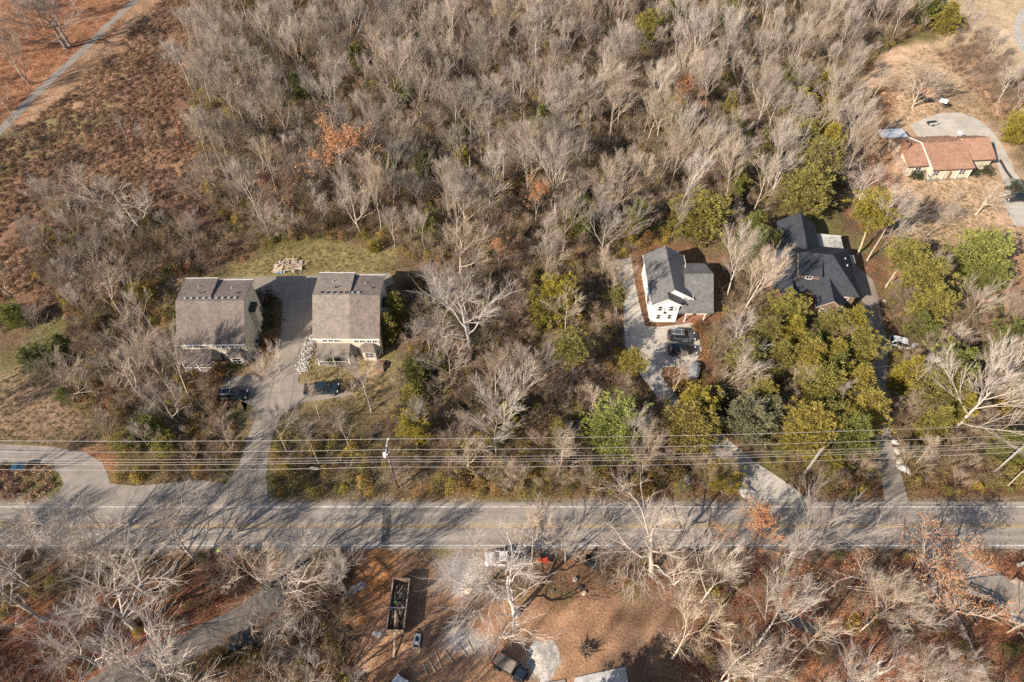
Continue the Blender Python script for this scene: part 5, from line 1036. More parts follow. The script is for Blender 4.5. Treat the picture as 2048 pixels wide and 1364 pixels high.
def leafy(seed, H, Rr, base, shape, nb, per, lsz, trunk_r=.16, crs=.46):
    """evergreen: trunk, rising boughs, each bough ending in feathery sprays with gaps between"""
    rg = random.Random(seed); T = MB(); Cc = MB()
    tp = grow(rg, (0, 0, -.3), (rg.gauss(0, .03), rg.gauss(0, .03), 1), H * .90, trunk_r, 5, .03, .02); limb(T, tp, trunk_r, .03, 7); az = 0
    lob = [(rg.uniform(0, 6.28), rg.uniform(.0, 1), rg.uniform(.55, 1.2)) for _ in range(8)]
    for i in range(nb):
        t = (i + rg.random()) / nb; z = base * H + (1 - base) * H * t * .93; az += 2.4 + rg.uniform(-.5, .5)
        if shape == 'cone': rr = Rr * min(1, t * 4 + .55) * (1 - t) ** .55 + .25
        elif shape == 'round': rr = Rr * math.sqrt(max(0, 1 - (2 * t - 1) ** 2)) ** .8 + .3
        k = rg.uniform(.72, 1.15)
        for la, lt, lv in lob:
            dd = abs((az - la + math.pi) % 6.2832 - math.pi) / .6 + abs(t - lt) / .2
            if dd < 1: k *= dd + lv * (1 - dd)
        Lb = rr * k; el = .15 + .75 * t; d = (math.cos(az) * math.cos(el), math.sin(az) * math.cos(el), math.sin(el)); p0, _ = lerp_pts(tp, min(.97, max(.04, (z - Lb * math.sin(el) * .6) / (H * .9))))
        bp = grow(rg, p0, d, Lb, .04, 3, .10, .05); limb(T, bp, .05, .012, 3)
        nc = max(2, int(Lb / .42))
        for q in range(nc):
            tt = .30 + .70 * (q + .6) / nc; c, dd = lerp_pts(bp, min(tt, .99)); lat = (1 - abs(tt - .7)) * Lb * .24
            c = (c[0] + rg.gauss(0, lat), c[1] + rg.gauss(0, lat), c[2] + rg.gauss(0, .15)); cr = crs * rg.uniform(.6, 1.35)
            for s_ in range(per):
                v = nrm((rg.gauss(0, 1) + dd[0] * .8, rg.gauss(0, 1) + dd[1] * .8, rg.gauss(0, .8) + .7)); e = cr * rg.random() ** .5; p = (c[0] + v[0] * e, c[1] + v[1] * e, c[2] + v[2] * e * .7)
                dr = nrm((v[0] + dd[0] + rg.gauss(0, .4), v[1] + dd[1] + rg.gauss(0, .4), v[2] + .3 + rg.gauss(0, .4))); x, y = frame_of(dr); s = lsz * rg.uniform(.6, 1.4); a_ = rg.uniform(0, 6.28); ca_, sa_ = math.cos(a_), math.sin(a_); w = tuple(x[j] * ca_ + y[j] * sa_ for j in range(3))
                b0 = len(Cc.V); Cc.V += [(p[0] + w[0] * s * .42, p[1] + w[1] * s * .42, p[2] + w[2] * s * .42), (p[0] - w[0] * s * .42, p[1] - w[1] * s * .42, p[2] - w[2] * s * .42), (p[0] + dr[0] * s * 1.7, p[1] + dr[1] * s * 1.7, p[2] + dr[2] * s * 1.7)]; Cc.F.append((b0, b0 + 1, b0 + 2)); Cc.M.append(0)
    return T, Cc
def regl(key, *a, m='cedar_leaf', tm='dark_bark', **k):
    T, Cc = leafy(*a, **k); reg(key, T, Cc, None, tm, m)
regl('cedar0', 21, 9, 3, .06, 'cone', 70, 26, .17)
regl('cedar1', 22, 9, 3, .10, 'round', 72, 26, .17)
regl('cedar2', 23, 9, 3, .05, 'cone', 62, 28, .17, crs=.55)
regl('cedar3', 24, 9, 3, .12, 'round', 60, 30, .18, crs=.58)
regl('pine0', 25, 13, 3, .56, 'round', 50, 28, .18, tm='bark', trunk_r=.2)
regl('pine1', 26, 13, 3, .48, 'round', 46, 28, .19, tm='bark', trunk_r=.2, crs=.55)
regl('bush0', 27, 1.6, 1.0, .05, 'round', 40, 14, .09, trunk_r=.05, m='shrub_leaf', crs=.26)
# understory
mat('sap_twigs', (0.3, 0.22, 0.16), 0.92, n1=0.6, amt=0.25, spec=0.05, rand=[(0.26, 0.185, 0.13), (0.40, 0.32, 0.25), (0.32, 0.235, 0.17), (0.23, 0.18, 0.11), (0.36, 0.29, 0.22)])
def thicket(seed, H, Rr, n, m):
    rg = random.Random(seed); Cc = MB()
    for i in range(n):
        a = rg.uniform(0, 6.28); d = nrm((math.cos(a) * rg.uniform(.1, .9), math.sin(a) * rg.uniform(.1, .9), 1)); p0 = (rg.gauss(0, Rr * .4), rg.gauss(0, Rr * .4), -.1); L = H * rg.uniform(.6, 1.1)
        b = grow(rg, p0, d, L, .02, 3, .16, -.04); limb(Cc, b, .018, .006, 3)
        for k in range(8):
            p, dd = lerp_pts(b, rg.uniform(.2, .98)); limb(Cc, grow(rg, p, turn(rg, dd, rg.uniform(.4, 1.1)), L * rg.uniform(.15, .4), .01, 2, .15, 0), .011, .004, 3)
    return Cc
def leafclump(seed, H, Rr, n, s0, twig=18):
    rg = random.Random(seed); Cc = MB()
    for i in range(n):
        a = rg.uniform(0, 6.28); t = rg.random(); z = H * t ** .8; r = Rr * math.sqrt(max(.05, 1 - (t) ** 2)) * rg.uniform(.55, 1.05) * (1 + .3 * math.sin(a * 3 + seed)); p = (math.cos(a) * r, math.sin(a) * r, z)
        d = nrm((rg.gauss(0, .8) + math.cos(a), rg.gauss(0, .8) + math.sin(a), rg.gauss(.5, .8))); x, y = frame_of(d); s = s0 * rg.uniform(.5, 1.3)
        Cc.add([tuple(p[j] + (x[j] * u + y[j] * v) * s for j in range(3)) for u, v in ((-.6, -.8), (.6, -.8), (.5, .7), (-.5, .8))], [(0, 1, 2, 3)])
    T = MB()
    for i in range(twig):
        a = rg.uniform(0, 6.28); limb(T, grow(rg, (0, 0, -.1), nrm((math.cos(a) * .7, math.sin(a) * .7, 1)), H * rg.uniform(.7, 1.1), .02, 3, .15, 0), .02, .005, 3)
    return T, Cc
def two(name, T, Cc, m1, m2):
    V = T.V + Cc.V; F = T.F + [tuple(i + len(T.V) for i in f) for f in Cc.F]; return mesh_from(name, V, F, [m1, m2], [0] * len(T.F) + [1] * len(Cc.F))
def protos(name, meshes):
    c = bpy.data.collections.new(name)
    for i, me in enumerate(meshes):
        o = bpy.data.objects.new('%s_%02d' % (name, i), me); c.objects.link(o)
    return c
c_thicket = protos('thicket_forms', [thicket(31 + i, 2.2 + .3 * i, 1.0, 34, 0).mesh('thicket_mesh', 'brush_twigs') for i in range(4)])
c_saps = protos('sapling_forms', [two('sapling_mesh', *(lambda a: (a[0], a[1]))(bare_tree(300 + k, H=5.5, fork=.15, nl=7, spread=.55, wob=.08, trop=.08, kids=(5, 4, 4), curvy=.04, r0=.045, stems=1 + k % 2, sub=.55)), 'sap_twigs', 'sap_twigs') for k in range(4)])
c_leafy = protos('leafy_forms', [two('leafy_mesh', *leafclump(41 + i, 1.5 + .35 * (i % 3), 1.15, 520, .085), 'brush_twigs', 'under_leaf') for i in range(4)])
c_weed = protos('weed_forms', [two('weed_mesh', thicket(51 + i, .9, .55, 16, 0), leafclump(61 + i, .55, .75, 170, .075, 0)[1], 'field_weed', 'field_weed') for i in range(4)])
c_litter = protos('litter_forms', [leafclump(71 + i, .10, 1.0, 90, .07, 0)[1].mesh('litter_mesh', 'dead_leaf') for i in range(3)])
c_tuft = protos('tuft_forms', [thicket(81 + i, .35, .5, 26, 0).mesh('tuft_mesh', 'grass_tuft') for i in range(3)])

def gn_group():
    g = bpy.data.node_groups.new('plant_scatter', 'GeometryNodeTree')
    g.interface.new_socket('Geometry', in_out='INPUT', socket_type='NodeSocketGeometry'); g.interface.new_socket('Forms', in_out='INPUT', socket_type='NodeSocketCollection'); g.interface.new_socket('Geometry', in_out='OUTPUT', socket_type='NodeSocketGeometry')
    N, L = g.nodes, g.links; gi = N.new('NodeGroupInput'); go = N.new('NodeGroupOutput'); ip = N.new('GeometryNodeInstanceOnPoints'); ci = N.new('GeometryNodeCollectionInfo'); ci.inputs['Separate Children'].default_value = True; ci.inputs['Reset Children'].default_value = True
    L.new(gi.outputs[0], ip.inputs['Points']); L.new(gi.outputs[1], ci.inputs[0]); L.new(ci.outputs[0], ip.inputs['Instance']); ip.inputs['Pick Instance'].default_value = True
    def na(nm, ty):
        n = N.new('GeometryNodeInputNamedAttribute'); n.data_type = ty; n.inputs[0].default_value = nm; return n.outputs[0]
    L.new(na('form', 'INT'), ip.inputs['Instance Index']); L.new(na('size', 'FLOAT_VECTOR'), ip.inputs['Scale'])
    er = N.new('FunctionNodeEulerToRotation'); L.new(na('turn', 'FLOAT_VECTOR'), er.inputs[0]); L.new(er.outputs[0], ip.inputs['Rotation'])
    L.new(ip.outputs[0], go.inputs[0]); return g
GNG = gn_group()
def scatter(name, pts, coll, nform, smin, smax, seed, label, cat, zs=1.0, sizes=None, forms=None):
    rg = np.random.RandomState(seed); n = len(pts); me = bpy.data.meshes.new(name); me.from_pydata([(x, y, ground_z(x, y)) for x, y in pts], [], [])
    a = me.attributes.new('form', 'INT', 'POINT'); a.data.foreach_set('value', (rg.randint(0, nform, n) if forms is None else np.array(forms)).astype('i'))
    s = rg.uniform(smin, smax, n) if sizes is None else np.array(sizes); sz = np.stack([s, s, s * zs * rg.uniform(.8, 1.2, n)], 1)
    a = me.attributes.new('size', 'FLOAT_VECTOR', 'POINT'); a.data.foreach_set('vector', sz.astype('f').ravel())
    tr_ = np.stack([rg.normal(0, .06, n), rg.normal(0, .06, n), rg.uniform(0, 6.28, n)], 1); a = me.attributes.new('turn', 'FLOAT_VECTOR', 'POINT'); a.data.foreach_set('vector', tr_.astype('f').ravel())
    o = link(name, me); md = o.modifiers.new('scatter', 'NODES'); md.node_group = GNG; md['Socket_1'] = coll
    return tag(o, label, cat, kind='stuff')

# ---------------------------------------------------------------- where things grow
HOUSES_KEEP = GP([(350, 735), (525, 745), (530, 555), (350, 558)]), GP([(628, 745), (800, 750), (790, 548), (628, 548)]), GP([(1288, 650), (1432, 650), (1432, 500), (1284, 500)]), GP([(1540, 650), (1735, 640), (1705, 440), (1545, 430)]), GP([(1765, 365), (2005, 355), (2005, 245), (1760, 245)])
DIRT = GP([(735, 1102), (1180, 1100), (1200, 1190), (1330, 1180), (1400, 1240), (1330, 1600), (720, 1600), (700, 1280)])
def keep_clear(x, y, m_road=1.5, m_house=1.0, dirt=True):
    X, Y = np.array([x]), np.array([y])
    for P in PAVED:
        if sdist(X, Y, P)[0] < m_road: return False
    for P in HOUSES_KEEP:
        if sdist(X, Y, P)[0] < m_house: return False
    if dirt and inpoly(X, Y, DIRT)[0]: return False
    return True
def mask_ok(pts, m_road, m_house, dirt=True):
    X = np.array([p[0] for p in pts]); Y = np.array([p[1] for p in pts]); ok = np.ones(len(pts), bool)
    for P in PAVED: ok &= sdist(X, Y, P) > m_road
    for P in HOUSES_KEEP: ok &= sdist(X, Y, P) > m_house
    if dirt: ok &= ~inpoly(X, Y, DIRT)
    return ok
def in_region(poly_px, spacing, seed, jit=.48, drop=0.0):
    P = GP(poly_px); rg = np.random.RandomState(seed); x0, x1 = min(p[0] for p in P), max(p[0] for p in P); y0, y1 = min(p[1] for p in P), max(p[1] for p in P)
    gx, gy = np.meshgrid(np.arange(x0, x1, spacing), np.arange(y0, y1, spacing)); gx = gx + (np.arange(gx.shape[0]) % 2)[:, None] * spacing / 2
    gx = (gx + rg.uniform(-jit, jit, gx.shape) * spacing).ravel(); gy = (gy + rg.uniform(-jit, jit, gy.shape) * spacing).ravel()
    k = inpoly(gx, gy, P) & (rg.rand(gx.size) >= drop); return list(zip(gx[k], gy[k]))
REG = {
 'forest': [(395, -70), (392, 60), (380, 160), (395, 300), (430, 420), (500, 500), (580, 478), (640, 480), (780, 486), (812, 520), (900, 540), (1080, 560), (1230, 560), (1270, 500), (1440, 490), (1530, 440), (1560, 420), (1690, 410), (1715, 330), (1700, 190), (1760, 105), (1880, 50), (1890, -70)],
 'middle': [(812, 560), (900, 560), (1225, 560), (1235, 700), (1290, 800), (1400, 890), (1480, 985), (800, 985), (800, 870), (775, 760), (800, 700)],
 'left': [(110, 400), (330, 440), (480, 500), (420, 550), (345, 565), (345, 700), (430, 790), (480, 900), (450, 945), (230, 900), (140, 800), (150, 640), (60, 540)],
 'right': [(1430, 520), (1535, 600), (1560, 650), (1725, 650), (1735, 780), (1745, 900), (1750, 990), (1600, 980), (1460, 870), (1390, 740), (1440, 640)],
 'farright': [(1780, 590), (1830, 500), (1900, 600), (2060, 640), (2200, 640), (2200, 985), (1820, 985), (1790, 880), (1775, 720)],
 'lowleft': [(-260, 1115), (560, 1108), (500, 1190), (330, 1290), (60, 1400), (-100, 1500), (-300, 1500)],
 'lowmid': [(620, 1112), (700, 1112), (700, 1200), (735, 1300), (740, 1480), (120, 1480), (420, 1300), (560, 1215)],
 'lowright': [(1220, 1108), (2300, 1108), (2300, 1500), (1345, 1500), (1350, 1260), (1410, 1220), (1330, 1170), (1200, 1165)],
 'siteedge': [(1085, 1108), (1290, 1108), (1290, 1175), (1090, 1165)],
 'topright': [(1900, 20), (2030, 130), (2200, 150), (2200, 330), (2040, 300), (1990, 230), (1900, 110)],
}
FIELD = [(-400, 260), (60, 250), (210, 120), (300, 20), (400, -60), (390, 60), (375, 170), (390, 300), (420, 420), (500, 515), (360, 560), (120, 640), (-400, 760)]
SPOTS = []      # (x, y, kind, height, radius scale, tone, label or None)
def manual(u, v, kind, H, wide, tone, label): SPOTS.append((*G(u, v), kind, H, wide, tone, label))
M = manual
M(944, 706, 'wide0', 15, 1.55, 1.0, 'huge spreading pale tree right of the two-tone roof house')
M(1009, 868, 'vase0', 13, .95, 1.12, 'pale fan-shaped tree standing alone in brown thicket, centre')
M(1047, 788, 'fan2', 12, .95, 1.0, 'slim fan-shaped tree just above the pale centre fan tree')
M(859, 876, 'fan1', 10, 1.0, .9, 'grey tree above the wires left of centre')
M(1226, 640, 'fan3', 14, 1.0, .95, 'tall bare tree left of the white house driveway')
M(1340, 800, 'slim1', 12, 1.1, 1.2, 'white-barked slim tree in front of the grey parked car')
M(1420, 790, 'fan4', 11, 1.1, 1.1, 'pale forked tree right of the fabric-covered load')
M(1451, 600, 'fan0', 16, 1.1, 1.15, 'tall pale tree between white house and dark-roofed house')
M(1470, 655, 'fan1', 17, 1.15, 1.12, 'tallest pale tree standing between the white and dark houses')
M(268, 1256, 'wide1', 16, 1.5, 1.15, 'great white-limbed leaning tree over red leaves, lower left')
M(300, 1190, 'wide0', 15, 1.1, 1.0, 'broad grey tree right of the great lower left tree')
M(246, 1140, 'wide2', 16, 1.1, 1.05, 'grey tree at the road edge above the great lower left tree')
M(60, 1170, 'wide2', 15, 1.0, 1.0, 'broad grey tree at left edge just below the road')
M(140, 90, 'wide0', 14, 1.5, .7, 'grey trunk standing right behind the giant tree at the park path')
M(133, 97, 'wide0', 16, 1.9, .78, 'giant grey tree with thick trunk beside the park path')
M(652, 1150, 'slim1', 15, 1.0, 1.1, 'tall slim tree overhanging the road right of the lane')
M(600, 1190, 'wide1', 13, 1.35, 1.1, 'low pale tree leaning over the lane mouth')
M(1032, 1228, 'wide1', 13, 1.85, 1.2, 'big white crooked tree in the middle of the dirt site')
M(965, 1182, 'wide2', 10, 1.3, 1.15, 'small white crooked tree beside the silver pickup')
M(1302, 1142, 'wide1', 16, 1.45, 1.15, 'very large crooked white tree overhanging the road, right of centre')
M(1060, 1122, 'syca0', 0, 0, 0, None) if False else M(1062, 1126, 'fan3', 14, 1.0, 1.25, 'white tree behind the silver pickup overhanging the road')
M(1130, 1122, 'fan1', 14, 1.0, 1.0, 'bare tan tree above the orange wood chipper')
M(1858, 1190, 'syca0', 14, 1.4, 1.15, 'giant sycamore with orange leaves overhanging the road, lower right')
M(1682, 1168, 'fan4', 14, 1.05, 1.1, 'leaning pale tree by the road left of the giant sycamore')
M(1606, 1112, 'vase0', 13, 1.0, .85, 'dark twiggy vase-shaped tree overhanging the road')
M(1344, 1316, 'fan3', 17, 1.1, 1.2, 'tall pale tree at right border of the dirt site')
M(1425, 1375, 'wide1', 16, 1.0, 1.15, 'white tree at the bottom edge right of the dirt site')
M(1510, 1300, 'fan1', 17, 1.1, 1.1, 'broad pale tree left of the red leaf clearing')
M(1580, 1330, 'slim0', 15, 1.1, 1.15, 'slim white leaning tree below the red leaf clearing')
M(1720, 1262, 'fan3', 14, 1.0, 1.1, 'tan leaning tree right of the red leaf clearing')
M(1745, 1350, 'wide2', 11, 1.1, 1.1, 'wide pale tree left of the long rail fence')
M(1465, 1120, 'orange0', 13, .9, .95, 'tree holding orange leaves over the road, right of centre')
M(370, 1400, 'vase0', 15, 1.35, 1.15, 'pale fan-shaped tree cut by the bottom edge, left')
M(610, 1420, 'wide2', 14, 1.1, 1.0, 'wide tree cut by the bottom edge left of dirt site')
M(579, 826, 'fan4', 11, 1.0, 1.3, 'white forked tree overhanging the driveway below the car pad')
M(640, 838, 'slim1', 9, 1.0, 1.3, 'thin white tree below the navy pickup')
M(742, 822, 'fan3', 13, 1.1, 1.05, 'brown-trunked tree in front of the two-tone roof house')
M(560, 742, 'vase0', 6, 1.0, 1.25, 'small pinkish tree at the corner of the left beige house')
M(348, 790, 'fan0', 14, 1.15, 1.0, 'ivy-stemmed grey tree left of the left beige house, left one')
M(380, 796, 'fan1', 14, 1.15, 1.0, 'grey tree left of the left beige house, right one')
M(292, 800, 'wide2', 12, 1.2, 1.0, 'wide silvery tree left of the left beige house')
M(300, 700, 'wide0', 10, 1.2, .95, 'round silvery tree beside the roof of the left beige house')
M(165, 610, 'wide2', 10, 1.0, .8, 'brown twiggy tree in the left thicket above the evergreens')
M(250, 640, 'wide0', 12, 1.2, .9, 'broad tan tree left of the brown roof')
M(290, 470, 'wide1', 15, 1.2, 1.05, 'white spreading tree at the edge of the brown field')
M(215, 430, 'wide1', 13, 1.0, 1.05, 'white crooked tree standing out in the brown field')
M(60, 300, 'slim0', 9, 1.0, .85, 'small grey tree below the park path, left')
M(300, 300, 'slim1', 7, 1.3, .9, 'small thin tree in the brown field left of the lone pole')
M(255, 285, 'slim0', 8, 1.2, .9, 'thin grey tree in the brown field above the crooked ones')
M(1905, 862, 'vase0', 16, 1.35, 1.15, 'huge pale fan-shaped tree leaning at the right edge')
M(1825, 215, 'weep0', 10, 1.25, .95, 'weeping pinkish tree behind the ranch house')
M(1952, 428, 'wide1', 8, 1.1, 1.3, 'white-trunked leaning tree on the ranch house lawn')
M(1746, 195, 'wide1', 8, 1.0, 1.15, 'small white tree left of the weeping tree')
M(1998, 200, 'wide1', 9, 1.0, 1.2, 'white tree at the upper right near the gravel track')
M(1735, 520, 'fan3', 16, 1.1, 1.1, 'tall tan tree right of the grey flat annex')
M(1760, 500, 'fan1', 15, 1.1, 1.0, 'leaning tan tree behind the dark-roofed house')
M(1845, 480, 'fan4', 9, 1.0, .95, 'pinkish twiggy tree on the lawn below the ranch house')
M(1895, 420, 'slim1', 5, 1.2, .9, 'small grey tree in front of the ranch house')
M(1930, 645, 'vase0', 8, 1.2, 1.0, 'pinkish bare tree on the tan lawn at right')
M(1850, 700, 'fan4', 8, 1.2, 1.2, 'white bare tree behind the silver off-road car')
M(1710, 420, 'wide1', 11, 1.1, 1.2, 'white spreading tree above the dark-roofed house')
M(1540, 395, 'wide1', 11, 1.1, 1.2, 'white crooked tree left of the tall evergreens')
M(690, 378, 'orange0', 15, 1.7, .95, 'tree with orange leaves in the upper middle wood')
M(1000, 545, 'orange0', 9, .85, .9, 'small tree with orange leaves right of centre wood')
M(1110, 440, 'fan0', 18, 1.25, 1.1, 'tall pale tree in the middle of the wood')
M(1460, 760, 'wide1', 10, 1.0, 1.2, 'white broken-topped tree among the evergreens')
M(1590, 790, 'wide1', 8, .9, 1.25, 'small white tree in the evergreens below the dark house')
M(1560, 560, 'slim0', 0, 0, 0, None) if False else None
M(1180, 840, 'slim1', 9, 1.0, 1.2, 'thin white tree left of the curved driveway')
M(1830, 930, 'slim1', 8, 1.0, 1.2, 'small white tree above the road left of the giant sycamore')
M(540, 480, 'wide2', 10, 1.0, .95, 'fallen-looking tan tree left of the lumber pile')
M(920, 545, 'wide0', 12, 1.0, 1.0, 'broad grey tree above the huge spreading pale tree')
M(470, 900, 'wide2', 8, 1.0, .9, 'twiggy tree left of the driveway near the wires')
M(80, 700, 'fan4', 9, 1.0, .8, 'dark twiggy tree at the left edge above the small evergreens')
M(1880, 1130, 'slim0', 0, 0, 0, None) if False else None
M(150, 1118, 'wide2', 15, 1.2, 1.05, 'pale tree hanging over the road, second from the left edge')
M(392, 1125, 'wide0', 13, 1.1, 1.05, 'grey tree over the road left of the roadside workers')
M(575, 905, 'fan3', 12, 1.0, .85, 'brownish tree right of the driveway just above the wires')
M(705, 905, 'slim1', 12, 1.1, .85, 'thin brownish tree left of the dark utility pole')
M(640, 930, 'slim0', 11, 1.1, .85, 'slim brownish tree among the wires right of the driveway')
M(540, 1170, 'wide2', 13, 1.25, 1.05, 'broad grey tree overhanging the lane near its mouth')
M(205, 1330, 'wide0', 13, 1.2, 1.0, 'grey tree left of the lane near the bottom edge')
M(90, 1240, 'wide1', 14, 1.1, 1.0, 'crooked tree at left between road and bottom edge')
nman = len(SPOTS); rr = random.Random(77); ipts = [(s[0], s[1]) for s in SPOTS]
FK = ['fan0', 'fan1', 'fan2', 'fan3', 'fan4', 'slim0', 'slim1']
KEEPOUT = [GP([(1140, 730), (1235, 640), (1300, 780), (1360, 860), (1240, 890)]), GP([(430, 1240), (560, 1235), (600, 1400), (480, 1400)]), GP([(1565, 1195), (1735, 1180), (1700, 1280), (1600, 1300)]), GP([(1800, 1215), (1880, 1185), (1950, 1180), (2040, 1420), (1830, 1440)]), GP([(425, 1095), (520, 1095), (520, 1130), (425, 1130)]), GP([(460, 1255), (540, 1255), (540, 1300), (460, 1300)])]
def fill(regn, spacing, seed, kinds, H, tone, drop=0.0, mind=3.0, wide=(.9, 1.2)):
    pts = in_region(REG[regn], spacing, seed, drop=drop); ok = mask_ok(pts, 2.2, 2.5)
    for (x, y), k in zip(pts, ok):
        if not k or y < 12: continue
        if any(inpoly(np.array([x]), np.array([y]), Q)[0] for Q in KEEPOUT): continue
        if any((x - a) ** 2 + (y - b) ** 2 < mind * mind for a, b in ipts[:nman]): continue
        cx = PX(x, y)
        t = rr.uniform(*tone) * (1.06 if cx[0] > 1100 else .92) * (.84 + .32 * float(pnoise(np.array([x]), np.array([y]), 16, 44)[0]))
        if regn == 'forest' and rr.random() < .03: SPOTS.append((x, y, 'orange0', rr.uniform(9, 13), 1.0, t, None)); continue
        SPOTS.append((x, y, rr.choice(kinds), rr.uniform(*H), rr.uniform(*wide), t, None))
fill('forest', 6.9, 1, FK + ['fan0', 'fan2', 'wide2', 'fan1', 'fan2', 'fan0'], (8, 17), (.74, 1.16), drop=.05, wide=(.95, 1.4))
fill('middle', 7.2, 2, FK + ['wide2'], (8, 13), (.88, 1.12), drop=.22, mind=4, wide=(1.0, 1.3))
fill('left', 6.3, 3, FK + ['wide2', 'wide0', 'sapl1'], (6, 11.5), (.75, 1.0), drop=.15, mind=4.5)
fill('right', 9.0, 4, FK + ['wide1'], (7, 12), (.95, 1.2), drop=.45, mind=4)
fill('farright', 9.0, 5, FK + ['wide1'], (7, 12), (.9, 1.15), drop=.35, mind=5)
fill('lowleft', 6.2, 6, FK + ['wide1', 'wide2', 'wide0'], (10, 15), (.9, 1.12), drop=.28, mind=5, wide=(1.0, 1.3))
fill('lowmid', 5.2, 7, FK + ['wide2'], (9, 14), (.9, 1.12), drop=.22, mind=4.5, wide=(1.0, 1.3))
fill('lowright', 5.3, 8, FK + ['wide1', 'wide2', 'fan2', 'fan0'], (10, 16), (.95, 1.18), drop=.22, mind=4, wide=(1.0, 1.3))
fill('siteedge', 5.0, 10, FK + ['wide1', 'wide2'], (8, 13), (.95, 1.2), drop=.1, mind=3, wide=(.9, 1.2))
fill('topright', 8.0, 9, FK + ['wide1'], (7, 11), (.9, 1.1), drop=.3)
for (u, v) in ((30, 240), (-60, 60), (40, -40), (240, -60), (-120, 200), (330, -20), (420, 330), (-40, 560), (20, 590), (-90, 130), (-40, 330), (60, 60), (-200, 60), (-30, 130), (-160, 330), (250, -90), (180, -50), (-120, 860), (-60, 800), (-200, 930), (-60, 1010), (60, 170), (-20, 210), (10, 120), (-70, 250), (90, 60), (-130, 120), (30, 20), (-30, 380), (-60, 450), (-110, 260), (640, 1500), (720, 1470), (790, 1520), (620, 1600), (760, 1640), (700, 1560), (560, 1540), (-60, 1280), (-100, 1380), (-40, 1450), (60, 1470), (-160, 1200), (150, 1500)):
    x, y = G(u, v); SPOTS.append((x, y, rr.choice(['wide0', 'wide2', 'fan0']), rr.uniform(10, 16), 1.1, rr.uniform(.8, 1), None))

